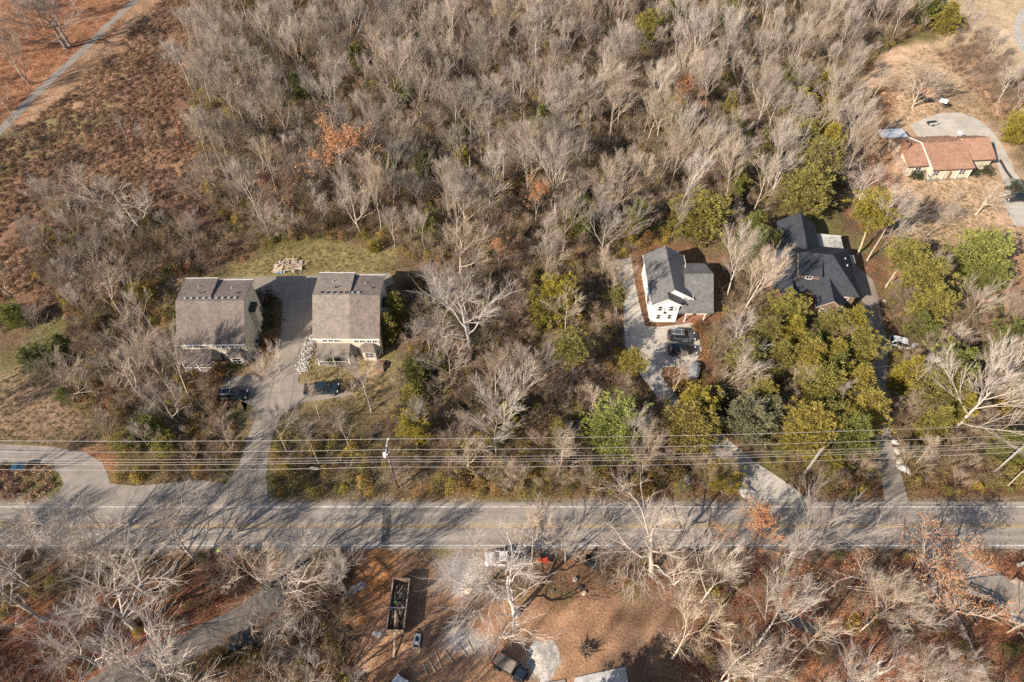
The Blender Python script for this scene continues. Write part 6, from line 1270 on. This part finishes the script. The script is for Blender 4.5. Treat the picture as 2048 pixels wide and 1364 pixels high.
# evergreens: crown centre in the survey, height, crown radius, kind, tint
EG = []
OL, GRN, YEL, BLU, DRK, BRN = (1, 1, 1), (.70, .82, .85), (1.15, 1.08, .75), (.85, .92, 1.7), (.42, .55, .7), (1.10, 1.0, .95)
def ev(u, v, rpx, H, kind, tint, label=None): 
    x, y = G(u, v, H * (.5 if kind[0] == 'c' else .72)); s = PX(x, y, H * .6)[2]; EG.append((x, y, H, rpx / s, kind, tint, label))
for a in ((1530, 662, 40, 9, 'cedar2', OL, 'olive evergreen left of the brick front gable'), (1570, 618, 36, 9, 'cedar1', OL, 'olive evergreen touching the west corner of the dark roof'), (1590, 668, 38, 9, 'cedar0', YEL, 'bright olive evergreen below the dark house entrance'), (1552, 715, 40, 9, 'cedar2', OL, 'olive evergreen in the second row below the dark house, left'),
          (1610, 715, 36, 9, 'cedar3', BRN, 'brownish evergreen in the second row below the dark house'), (1655, 655, 34, 8, 'cedar1', OL, 'olive evergreen right below the brick front gable'), (1700, 650, 42, 9, 'cedar2', YEL, 'bright olive evergreen beside the curved stone driveway'), (1668, 712, 42, 9, 'cedar0', YEL, 'yellowish evergreen between brick house and wires'), (1728, 700, 34, 9, 'cedar1', OL, 'olive evergreen hiding the lower end of the curved driveway'),
          (1650, 768, 42, 10, 'cedar3', OL, 'large olive evergreen in the third row below the dark house'), (1722, 765, 42, 10, 'cedar2', BRN, 'tan-green evergreen left of the stone driveway'), (1480, 730, 40, 9, 'cedar1', OL, 'light olive evergreen right of the grey covered load'), (1520, 790, 42, 9, 'cedar0', OL, 'olive evergreen above the grey-green one'), (1388, 850, 56, 10, 'cedar3', BRN, 'big brownish olive evergreen beside the curved driveway bend'), (1400, 812, 40, 9, 'cedar1', YEL, 'golden olive evergreen right of the curved driveway'),
          (1505, 840, 50, 10, 'cedar1', BLU, 'round grey-green evergreen right of the curved driveway bend'), (1542, 822, 28, 9, 'cedar0', BLU, 'narrow blue-grey evergreen behind the round grey-green one'), (1622, 862, 50, 10, 'cedar3', BRN, 'broad tan-olive evergreen just above the wires'), (1735, 812, 52, 11, 'cedar2', BRN, 'big orange-olive evergreen left of the stone driveway'), (1712, 872, 52, 11, 'cedar0', GRN, 'big deep green evergreen beside the stone driveway above wires'), (1660, 830, 34, 9, 'cedar1', OL, 'olive evergreen between the tan-olive and orange-olive ones'),
          (1225, 858, 56, 10, 'cedar1', (.95, 1.15, 1.3), 'big light green evergreen left of the curved driveway'), (1122, 868, 30, 7, 'cedar0', OL, 'small olive evergreen left of the big light green one'), (1105, 600, 42, 12, 'cedar1', YEL, 'tall golden olive evergreen right of the huge spreading tree'), (1085, 625, 30, 9, 'cedar0', OL, 'olive evergreen forming the left side of the golden one'), (1155, 700, 36, 13, 'pine0', OL, 'thin-crowned pine with bare trunk, centre right'),
          (1395, 432, 50, 12, 'cedar1', OL, 'broad olive evergreen above the white house'), (1470, 390, 18, 8, 'cedar0', GRN, 'small green evergreen right of the broad olive one'), (1618, 385, 48, 13, 'cedar3', OL, 'broad evergreen just above the dark rear wing'), (1640, 325, 44, 13, 'cedar1', OL, 'evergreen second above the dark rear wing'), (1600, 280, 42, 12, 'cedar2', OL, 'evergreen in the tall column, middle left'), (1655, 290, 38, 12, 'cedar0', YEL, 'yellowish evergreen in the tall column, middle right'), (1605, 225, 34, 11, 'cedar1', YEL, 'golden evergreen high in the column'), (1660, 235, 26, 11, 'cedar0', YEL, 'yellow-green evergreen high in the column at right'), (1590, 190, 26, 10, 'cedar3', GRN, 'small green evergreen near the top of the column'), (1648, 165, 20, 9, 'cedar0', YEL, 'topmost yellow-green evergreen of the column'),
          (1500, 455, 30, 9, 'cedar2', GRN, 'dark green evergreen left of the dark rear wing'), (1525, 490, 26, 9, 'cedar1', GRN, 'dark green evergreen touching the dark rear wing'), (1760, 425, 42, 15, 'pine0', YEL, 'tall yellow-green pine with pale trunk above the annex'), (1812, 508, 34, 12, 'pine1', OL, 'pine right of the dark-roofed house, left one'), (1840, 560, 42, 12, 'cedar3', OL, 'evergreen right of the stone driveway, upper one'), (1860, 610, 34, 11, 'cedar1', OL, 'evergreen right of the stone driveway, second down'), (1838, 650, 26, 8, 'cedar0', GRN, 'small evergreen behind the silver off-road car'), (1968, 512, 52, 12, 'cedar3', (.95, 1.1, 1.2), 'big light green evergreen alone on the tan lawn'), (1965, 560, 34, 9, 'cedar1', GRN, 'dark green evergreen under the big one on the lawn'),
          (1820, 740, 30, 9, 'cedar0', YEL, 'yellow-green evergreen below the silver off-road car'), (1900, 735, 46, 11, 'cedar1', (.95, 1.1, 1.1), 'tall light green evergreen left of the huge fan tree'), (1890, 790, 44, 11, 'cedar3', OL, 'olive evergreen below the tall light green one'), (1880, 842, 32, 10, 'cedar2', OL, 'pine-like evergreen at the foot of the huge fan tree'), (1082, 255, 28, 13, 'cedar0', GRN, 'lone green evergreen in the upper middle wood'), (1300, 60, 30, 12, 'cedar3', OL, 'olive evergreen near the top, right of centre'), (1360, 25, 34, 12, 'cedar1', GRN, 'green evergreen at the top edge, right of centre'), (1105, 65, 16, 11, 'cedar0', OL, 'slim olive evergreen near the top, centre'),
          (1850, 15, 34, 10, 'cedar1', GRN, 'green evergreen at the top edge, right'), (1900, 35, 28, 9, 'cedar2', YEL, 'yellow-green evergreen near the top right corner'), (2040, 258, 28, 8, 'cedar1', YEL, 'yellow-green evergreen at the right edge above the ranch house'), (785, 615, 32, 9, 'cedar2', OL, 'olive evergreen at the right wall of the two-tone roof house'), (775, 655, 24, 8, 'cedar0', OL, 'lower olive evergreen at the two-tone roof house'), (28, 630, 26, 6, 'cedar1', GRN, 'green evergreen at the left edge, highest of four'), (78, 716, 30, 6, 'cedar1', DRK, 'darkest round evergreen at left'), (126, 690, 24, 6, 'cedar0', DRK, 'dark evergreen right of the darkest one at left'), (124, 785, 20, 4, 'cedar2', GRN, 'small green evergreen lowest of four at left'),
          (1165, 440, 24, 12, 'cedar3', GRN, 'green evergreen in the wood right of the tall pale tree'), (1275, 430, 24, 10, 'cedar0', GRN, 'green evergreen in the wood left of the broad olive one'), (1240, 592, 16, 12, 'pine0', OL, 'small round pine top over the white house driveway'), (1268, 725, 26, 9, 'pine1', YEL, 'golden pine over the left edge of the driveway'), (835, 745, 26, 7, 'cedar1', GRN, 'green evergreen among bare trees right of the tan-brown roof'), (825, 800, 26, 6, 'cedar3', OL, 'olive shrubby evergreen above the wires, left of centre'),
          (290, 860, 34, 5.5, 'cedar3', GRN, 'ivy-green shrubby evergreen below the silvery trees'), (250, 880, 28, 5, 'cedar1', OL, 'olive shrubby evergreen above the side road'), (330, 888, 26, 4.5, 'cedar1', OL, 'small olive evergreen nearest the driveway at left'), (280, 588, 24, 4, 'cedar1', YEL, 'round yellow-brown shrub left of the brown roof'), (745, 490, 14, 3, 'cedar1', YEL, 'small yellow shrub at the back of the lawn'), (1740, 930, 0, 0, 'cedar1', OL, None), (1650, 935, 40, 4.5, 'cedar3', YEL, 'low yellow-green bush right of the pale wooden pole'), (1445, 950, 34, 4.5, 'cedar3', YEL, 'low yellow-green bush left of the curved driveway mouth'), (2020, 890, 40, 7, 'cedar0', GRN, 'green evergreen behind the right utility pole'), (1800, 395, 0, 0, 'cedar0', OL, None),
          (860, 445, 26, 8, 'cedar2', GRN, 'green evergreen in the wood above the two-tone roof'), (920, 325, 18, 8, 'cedar1', YEL, 'small yellow-green evergreen in the upper middle wood'), (1560, 70, 20, 11, 'cedar0', GRN, 'green evergreen in the upper right wood, left of three'), (1450, 40, 22, 11, 'cedar3', GRN, 'green evergreen in the upper right wood at the top'), (1520, 320, 20, 10, 'cedar1', OL, 'olive evergreen in the wood left of the evergreen column'), (1480, 310, 18, 10, 'cedar0', GRN, 'green evergreen left in the wood beside the column')):
    if a[2] > 0: ev(*a)
rg = random.Random(99)
for u, v, H_, kd in ((1120, 1490, 12, 'cedar0'), (1170, 1520, 12, 'cedar2'), (1210, 1470, 11, 'cedar1'), (1230, 1540, 12, 'cedar3')):  # unseen evergreens, added to cast the shade of a building below the frame
    x, y = G(u, v); EG.append((x, y, H_, 3.2, kd, OL, '%s unseen evergreen beyond the bottom edge, added to shade the dirt site' % {1120: 'leftmost', 1170: 'second', 1210: 'third', 1230: 'rightmost'}[u]))
for P, n in (([(1380, 60), (1600, 20), (1640, 180), (1560, 400), (1380, 400), (1300, 300)], 14), ([(400, 200), (900, 100), (1000, 420), (800, 470), (500, 430)], 9), ([(1480, 700), (1760, 690), (1740, 900), (1480, 830)], 7), ([(800, 700), (1000, 800), (1200, 900), (820, 900)], 5), ([(1800, 600), (2040, 640), (2040, 900), (1800, 900)], 5)):
    W_ = GP(P); k = 0
    while k < n:
        x = rg.uniform(min(p[0] for p in W_), max(p[0] for p in W_)); y = rg.uniform(min(p[1] for p in W_), max(p[1] for p in W_))
        if inpoly(np.array([x]), np.array([y]), W_)[0] and keep_clear(x, y, 3, 3): H = rg.uniform(5, 9.5); EG.append((x, y, H, H * rg.uniform(.22, .32), rg.choice(['cedar0', 'cedar1', 'cedar2', 'cedar3']), rg.choice([OL, GRN, YEL, GRN]), None)); k += 1

# ---------------------------------------------------------------- labels for the trees not named by hand
MARKS = [('the park path giant tree', 133, 60), ('the brown field', 300, 260), ('the orange-leaved wood tree', 690, 330), ('the lumber pile', 577, 500), ('the left beige house', 430, 640), ('the two-tone roof house', 700, 640), ('the huge spreading tree', 920, 590), ('the golden olive evergreen', 1105, 600), ('the white house', 1350, 570), ('the dark-roofed house', 1640, 560), ('the evergreen column', 1630, 280), ('the weeping tree', 1825, 190), ('the ranch house', 1890, 310), ('the lone green evergreen', 1082, 250), ('the broad olive evergreen', 1395, 430), ('the dark utility pole', 795, 930), ('the curved driveway mouth', 1520, 960), ('the stone driveway mouth', 1780, 940), ('the giant sycamore', 1890, 1100), ('the red leaf clearing', 1640, 1240), ('the long rail fence', 1930, 1290), ('the dirt site', 1050, 1250), ('the lane', 480, 1240), ('the great lower left tree', 200, 1180), ('the side road curve', 150, 930), ('the pale centre fan tree', 1009, 800), ('the silver off-road car', 1803, 690), ('the huge fan tree', 1960, 760), ('the top edge middle', 900, 40), ('the top edge right', 1400, 40), ('the left evergreens', 80, 700), ('the tallest mid-wood tree', 1110, 400), ('the gravel track', 2030, 90)]
ORD = ['leftmost', 'second from left', 'third from left', 'fourth from left', 'fifth from left', 'sixth from left', 'seventh from left', 'eighth from left', 'ninth from left', 'tenth from left', 'eleventh from left', 'twelfth from left']
def side(u, v, mu, mv):
    dx, dy = u - mu, v - mv
    if math.hypot(dx, dy) < 45: return 'close to'
    return ('right of' if dx > 0 else 'left of') if abs(dx) > abs(dy) else ('below' if dy > 0 else 'above')
def auto_labels(items, noun, looks):
    """items: list of (key, u, v, lookwords); returns key -> (label, group or None)"""
    cells = {}
    for key, u, v, lk in items:
        m = min(MARKS, key=lambda q: math.hypot(q[1] - u, q[2] - v)); cells.setdefault((lk, side(u, v, m[1], m[2]), m[0]), []).append((u, key))
    out = {}
    for (lk, sd_, mk), L_ in cells.items():
        L_.sort()
        for i, (u, key) in enumerate(L_):
            if len(L_) == 1: out[key] = ('%s %s %s %s' % (lk, noun, sd_, mk), None)
            elif len(L_) <= 12: out[key] = ('%s %s %s %s, %s' % (lk, noun, sd_, mk, ORD[i] if i < len(L_) - 1 else 'rightmost'), None)
            else: out[key] = ('%s %s %s %s, one of many' % (lk, noun, sd_, mk), '%ss %s %s' % (noun, sd_, mk))
    return out

def plant(name, loc, key, H, H0, wide, tint, rz, label, cat, group=None, tilt=0.0):
    T, Cc, LF = PROTO[key]; s = H / H0; r = bpy.data.objects.new(name, None); COL.objects.link(r); r.empty_display_size = .3
    r.location = (loc[0], loc[1], ground_z(*loc)); r.rotation_euler = (tilt * math.cos(rz * 3), tilt * math.sin(rz * 3), rz); r.scale = (s * wide, s * wide, s)
    tag(r, label, cat, group)
    for nm, me in (('trunk', T), ('crown', Cc), ('foliage', LF)):
        if me is None: continue
        o = bpy.data.objects.new(nm, me); COL.objects.link(o); o.parent = r; o.color = (*tint, 1)
    return r
SYROT = 1.2
H0 = dict(vase0=12, weep0=9, syca0=16, sapl0=6, sapl1=6)
vis = []
for i, s in enumerate(SPOTS):
    u, v, k = PX(s[0], s[1], s[3] * .6); sz = k * s[3]; inv = -90 < u < 2138 and -140 < v < 1430
    vis.append((i, u, v, sz, inv))
named = [q for q in vis if q[0] < nman]; rest = sorted([q for q in vis if q[0] >= nman and q[4]], key=lambda q: -q[3]); off = [q for q in vis if q[0] >= nman and not q[4]]
NIND = 292 - len(named); ind = rest[:NIND]; far = rest[NIND:] + off
def look(i):
    s = SPOTS[i]; hgt = 'tall' if s[3] > 13 else 'short' if s[3] < 9 else ''
    tone = 'whitish' if s[5] > 1.08 else 'greyish' if s[5] > .9 else 'brownish'
    frm = 'slim' if s[2].startswith('slim') else 'wide-crowned' if s[2].startswith('wide') else 'orange-leaved' if s[2].startswith('orange') else 'fan-crowned'
    return ' '.join(x for x in (hgt, tone, frm) if x)
lab = auto_labels([(i, u, v, look(i)) for i, u, v, sz, inv in ind], 'bare tree', None)
rg = random.Random(123)
def tone_rgb(t):
    q = rg.uniform(-.05, .05); return (t * (1 + q), t * .985, t * (.95 - q * 1.6))
for i, u, v, sz, inv in named + ind:
    x, y, kind, H, wide, tone, lb = SPOTS[i]; g = None
    if lb is None: lb, g = lab[i]
    plant('bare_tree', (x, y), kind, H, H0.get(kind, 14), wide, tone_rgb(tone), SYROT if kind == 'syca0' else random.Random(i * 7 + 3).uniform(0, 6.28), lb, 'tree', g or 'bare winter trees')
c_trees = protos('woodland_forms', [two('woodland_mesh', *(lambda a: (a[0], a[1]))(bare_tree(200 + k, H=14, fork=(.38, .45, .3, .5)[k], nl=(8, 7, 8, 6)[k], spread=(.66, .74, .6, .66)[k], wob=.08, trop=.12, kids=(8, 7, 5), curvy=.0, tight=.88, r0=.14)), 'bark', 'twigs') for k in range(4)])
scatter('distant_woodland', [(SPOTS[q[0]][0], SPOTS[q[0]][1]) for q in far], c_trees, 4, 1, 1, 5, 'remaining bare winter trees of the far wood', 'woodland', sizes=[SPOTS[q[0]][3] / 14 for q in far])
ev_items = []
for i, e in enumerate(EG):
    if e[6] is None:
        u, v, k = PX(e[0], e[1], e[2] * .6); t = {OL: 'olive', GRN: 'green', YEL: 'yellow-green'}.get(e[5], 'olive'); ev_items.append((i, u, v, ('small ' if e[2] < 7 else '') + t))
elab = auto_labels(ev_items, 'evergreen tree', None)
for i, (x, y, H, rad, kind, tint, lb) in enumerate(EG):
    g = None
    if lb is None: lb, g = elab[i]
    h0 = 13 if kind[0] == 'p' else 9; j = rg.uniform(.9, 1.12); plant('evergreen_tree', (x, y), kind, H, h0, (rad / 3) / (H / h0), (tint[0] * j, tint[1] * j, tint[2]), rg.uniform(0, 6.28), lb, 'tree', g or ('unseen shade evergreens beyond the bottom edge' if 'beyond the bottom edge' in lb else 'evergreen trees'))
# named bushes
for u, v, s, tn, lb in ((1830, 352, 1.25, DRK, 'round clipped shrub before the ranch house, first from left'), (1851, 351, 1.25, DRK, 'round clipped shrub before the ranch house, second from left'), (1949, 347, 1.1, DRK, 'round clipped shrub before the ranch house, third from left'), (1973, 344, 1.35, DRK, 'round clipped shrub before the ranch house, rightmost'), (2030, 380, 1.9, DRK, 'large round shrub beside the black sedan'), (1893, 347, .8, (1.4, 1.1, .9), 'low tan shrub under the ranch house porch, left'), (1925, 346, .8, (1.4, 1.1, .9), 'low tan shrub under the ranch house porch, right'),
                        (466, 729, .9, (.8, 1.1, .8), 'small clipped green shrub at the bay of the left beige house, left one'), (479, 729, .9, (.8, 1.1, .8), 'small clipped green shrub at the bay of the left beige house, right one'), (534, 640, 2.0, (.55, .7, .6), 'dark green shrub between left beige house and driveway'), (536, 600, 1.8, DRK, 'dark shrub by the drive turn behind the left beige house'), (536, 684, 1.1, (3.2, 1.2, .6), 'orange shrub left of the driveway, upper one'), (533, 702, 1.1, (3.4, 1.2, .6), 'orange shrub left of the driveway, lower one'), (436, 740, 1.3, (2.3, .95, .7), 'rust-brown hedge shrub at the front path, upper one'), (433, 762, 1.4, (2.3, .95, .7), 'rust-brown hedge shrub at the front path, lower one'), (700, 772, 1.2, (2.2, 1.0, .7), 'rust-brown shrub before the two-tone roof house'), (668, 720, 1.3, (1.5, 1.3, 1.4), 'grey-brown shrub inside the oval stone edging'), (1395, 655, 1.2, (3.0, 1.1, .8), 'pinkish-red shrub before the garage wing'), (1360, 785, 1.6, (2.4, .95, .6), 'russet bush below the parked black car, left'), (1380, 775, 1.6, (2.2, .9, .6), 'russet bush below the parked black car, right'), (1780, 600, .0, OL, None), (1835, 700, .9, (3.2, 1.0, .7), 'small orange-red bush right of the silver off-road car')):
    if s > 0: x, y = G(u, v, .5); plant('garden_shrub', (x, y), 'bush0', 1.6 * s, 1.6, 1.0, tn, rg.uniform(0, 6), lb, 'shrub')

# ---------------------------------------------------------------- undergrowth and ground cover (countless)
def mixpts(regs, sp, seed, m_road=1.0, m_house=.8, drop=0.0, nz=None):
    out = []
    for i, (n, poly) in enumerate(regs): out += in_region(poly, sp, seed + i, drop=drop)
    ok = mask_ok(out, m_road, m_house); out = [p for p, k in zip(out, ok) if k and p[1] > 6]
    if nz: 
        X = np.array([p[0] for p in out]); Y = np.array([p[1] for p in out]); q = pnoise(X, Y, nz[0], nz[1]) > nz[2]; out = [p for p, k in zip(out, q) if k]
    return out
wood = list(REG.items())
scatter('undergrowth', mixpts(wood + [('vf', [(235, 885), (478, 850), (460, 960), (240, 964)]), ('vg', [(545, 860), (800, 850), (800, 960), (545, 960)]), ('wh', [(1262, 490), (1450, 490), (1465, 700), (1405, 705), (1262, 662)]), ('dh', [(1690, 400), (1760, 420), (1830, 500), (1800, 700), (1770, 640), (1770, 590), (1720, 520)]), ('se', [(1070, 1120), (1440, 1104), (1420, 1200), (1300, 1175), (1080, 1165)])], 2.3, 300, .9, nz=(7, 55, .30)), c_thicket, 4, .6, 1.35, 1, 'brown leafless brush between the trees', 'brush')
scatter('saplings', mixpts([w_ for w_ in wood if w_[0] in ('forest', 'middle', 'left', 'right', 'farright', 'lowmid')], 3.1, 350, 1.2, 1.5, nz=(8, 57, .28)), c_saps, 4, .55, 1.15, 21, 'thin grey-brown saplings between the trees', 'saplings')
scatter('leafy_undergrowth', mixpts([w_ for w_ in wood if w_[0] not in ('lowright', 'lowleft', 'topright')] + [('verge', [(545, 880), (800, 880), (1480, 880), (1500, 1003), (545, 1000)]), ('verge4', [(235, 890), (475, 858), (458, 958), (240, 962)]), ('verge2', [(220, 880), (470, 850), (450, 960), (225, 962)])], 2.0, 400, .8, nz=(6, 66, .40)), c_leafy, 4, .55, 1.25, 2, 'olive and yellow leafy undergrowth', 'undergrowth')
scatter('leafy_scrub', mixpts([(n, p) for n, p in wood if n in ('lowright', 'lowleft', 'lowmid')] + [('verge3', [(1620, 940), (2300, 900), (2300, 1004), (1820, 1004)])], 3.0, 450, .8, nz=(5, 67, .5)), c_leafy, 4, .5, 1.1, 12, 'low olive and rusty scrub below the road', 'undergrowth')
scatter('field_brush', mixpts([('f', FIELD)], 1.15, 500, .6, nz=(4, 77, .22)), c_weed, 4, .6, 1.25, 3, 'dry reddish brown weeds of the field', 'weeds')
scatter('verge_brush', mixpts([('isl', [(-100, 930), (60, 932), (100, 940), (118, 966), (95, 1000), (-100, 1002)]), ('v', [(1290, 1100), (1330, 1160), (1200, 1165), (1090, 1150), (1080, 1100)]), ('r', [(1720, 200), (1780, 170), (1760, 330), (1715, 380)]), ('rr', [(1870, 110), (2000, 240), (2200, 380), (2200, 300), (1950, 90)]), ('rb', [(1790, 600), (1830, 520), (1900, 620), (1900, 720), (1790, 690)]), ('wl', [(1190, 560), (1225, 560), (1240, 700), (1270, 780), (1210, 760)])], 1.5, 600, .5), c_weed, 4, .8, 1.6, 4, 'dry brown weeds along paths and edges', 'weeds')
scatter('leaf_litter', mixpts([(n, p) for n, p in wood if n in ('lowleft', 'lowmid', 'lowright')] + [('wh', [(1262, 490), (1450, 490), (1465, 700), (1405, 705), (1262, 662)]), ('dh', [(1690, 400), (1760, 420), (1830, 500), (1800, 700), (1770, 640), (1770, 590), (1720, 520)]), ('pk', [(-200, 330), (-200, -60), (330, -60), (240, 60), (120, 140), (20, 250)])], 1.6, 700, .3, drop=.1), c_litter, 3, .8, 1.4, 6, 'fallen red-brown leaves', 'fallen leaves')
scatter('grass', mixpts([('a', [(500, 520), (560, 495), (780, 495), (790, 545), (430, 552)]), ('b', [(600, 690), (780, 760), (760, 850), (640, 880), (560, 870), (640, 800), (720, 770), (620, 760)]), ('c', [(-200, 740), (130, 770), (220, 895), (-200, 880)]), ('d', [(360, 730), (440, 745), (440, 800), (380, 860), (330, 800)]), ('e', [(1700, 220), (1850, 90), (1980, 230), (2000, 400), (1990, 460), (1850, 560), (1800, 500)]), ('g', [(1850, 430), (2200, 470), (2200, 650), (1950, 640), (1870, 560)])], .95, 800, .25, .3), c_tuft, 3, .6, 1.3, 7, 'dry lawn grass in tufts', 'grass')
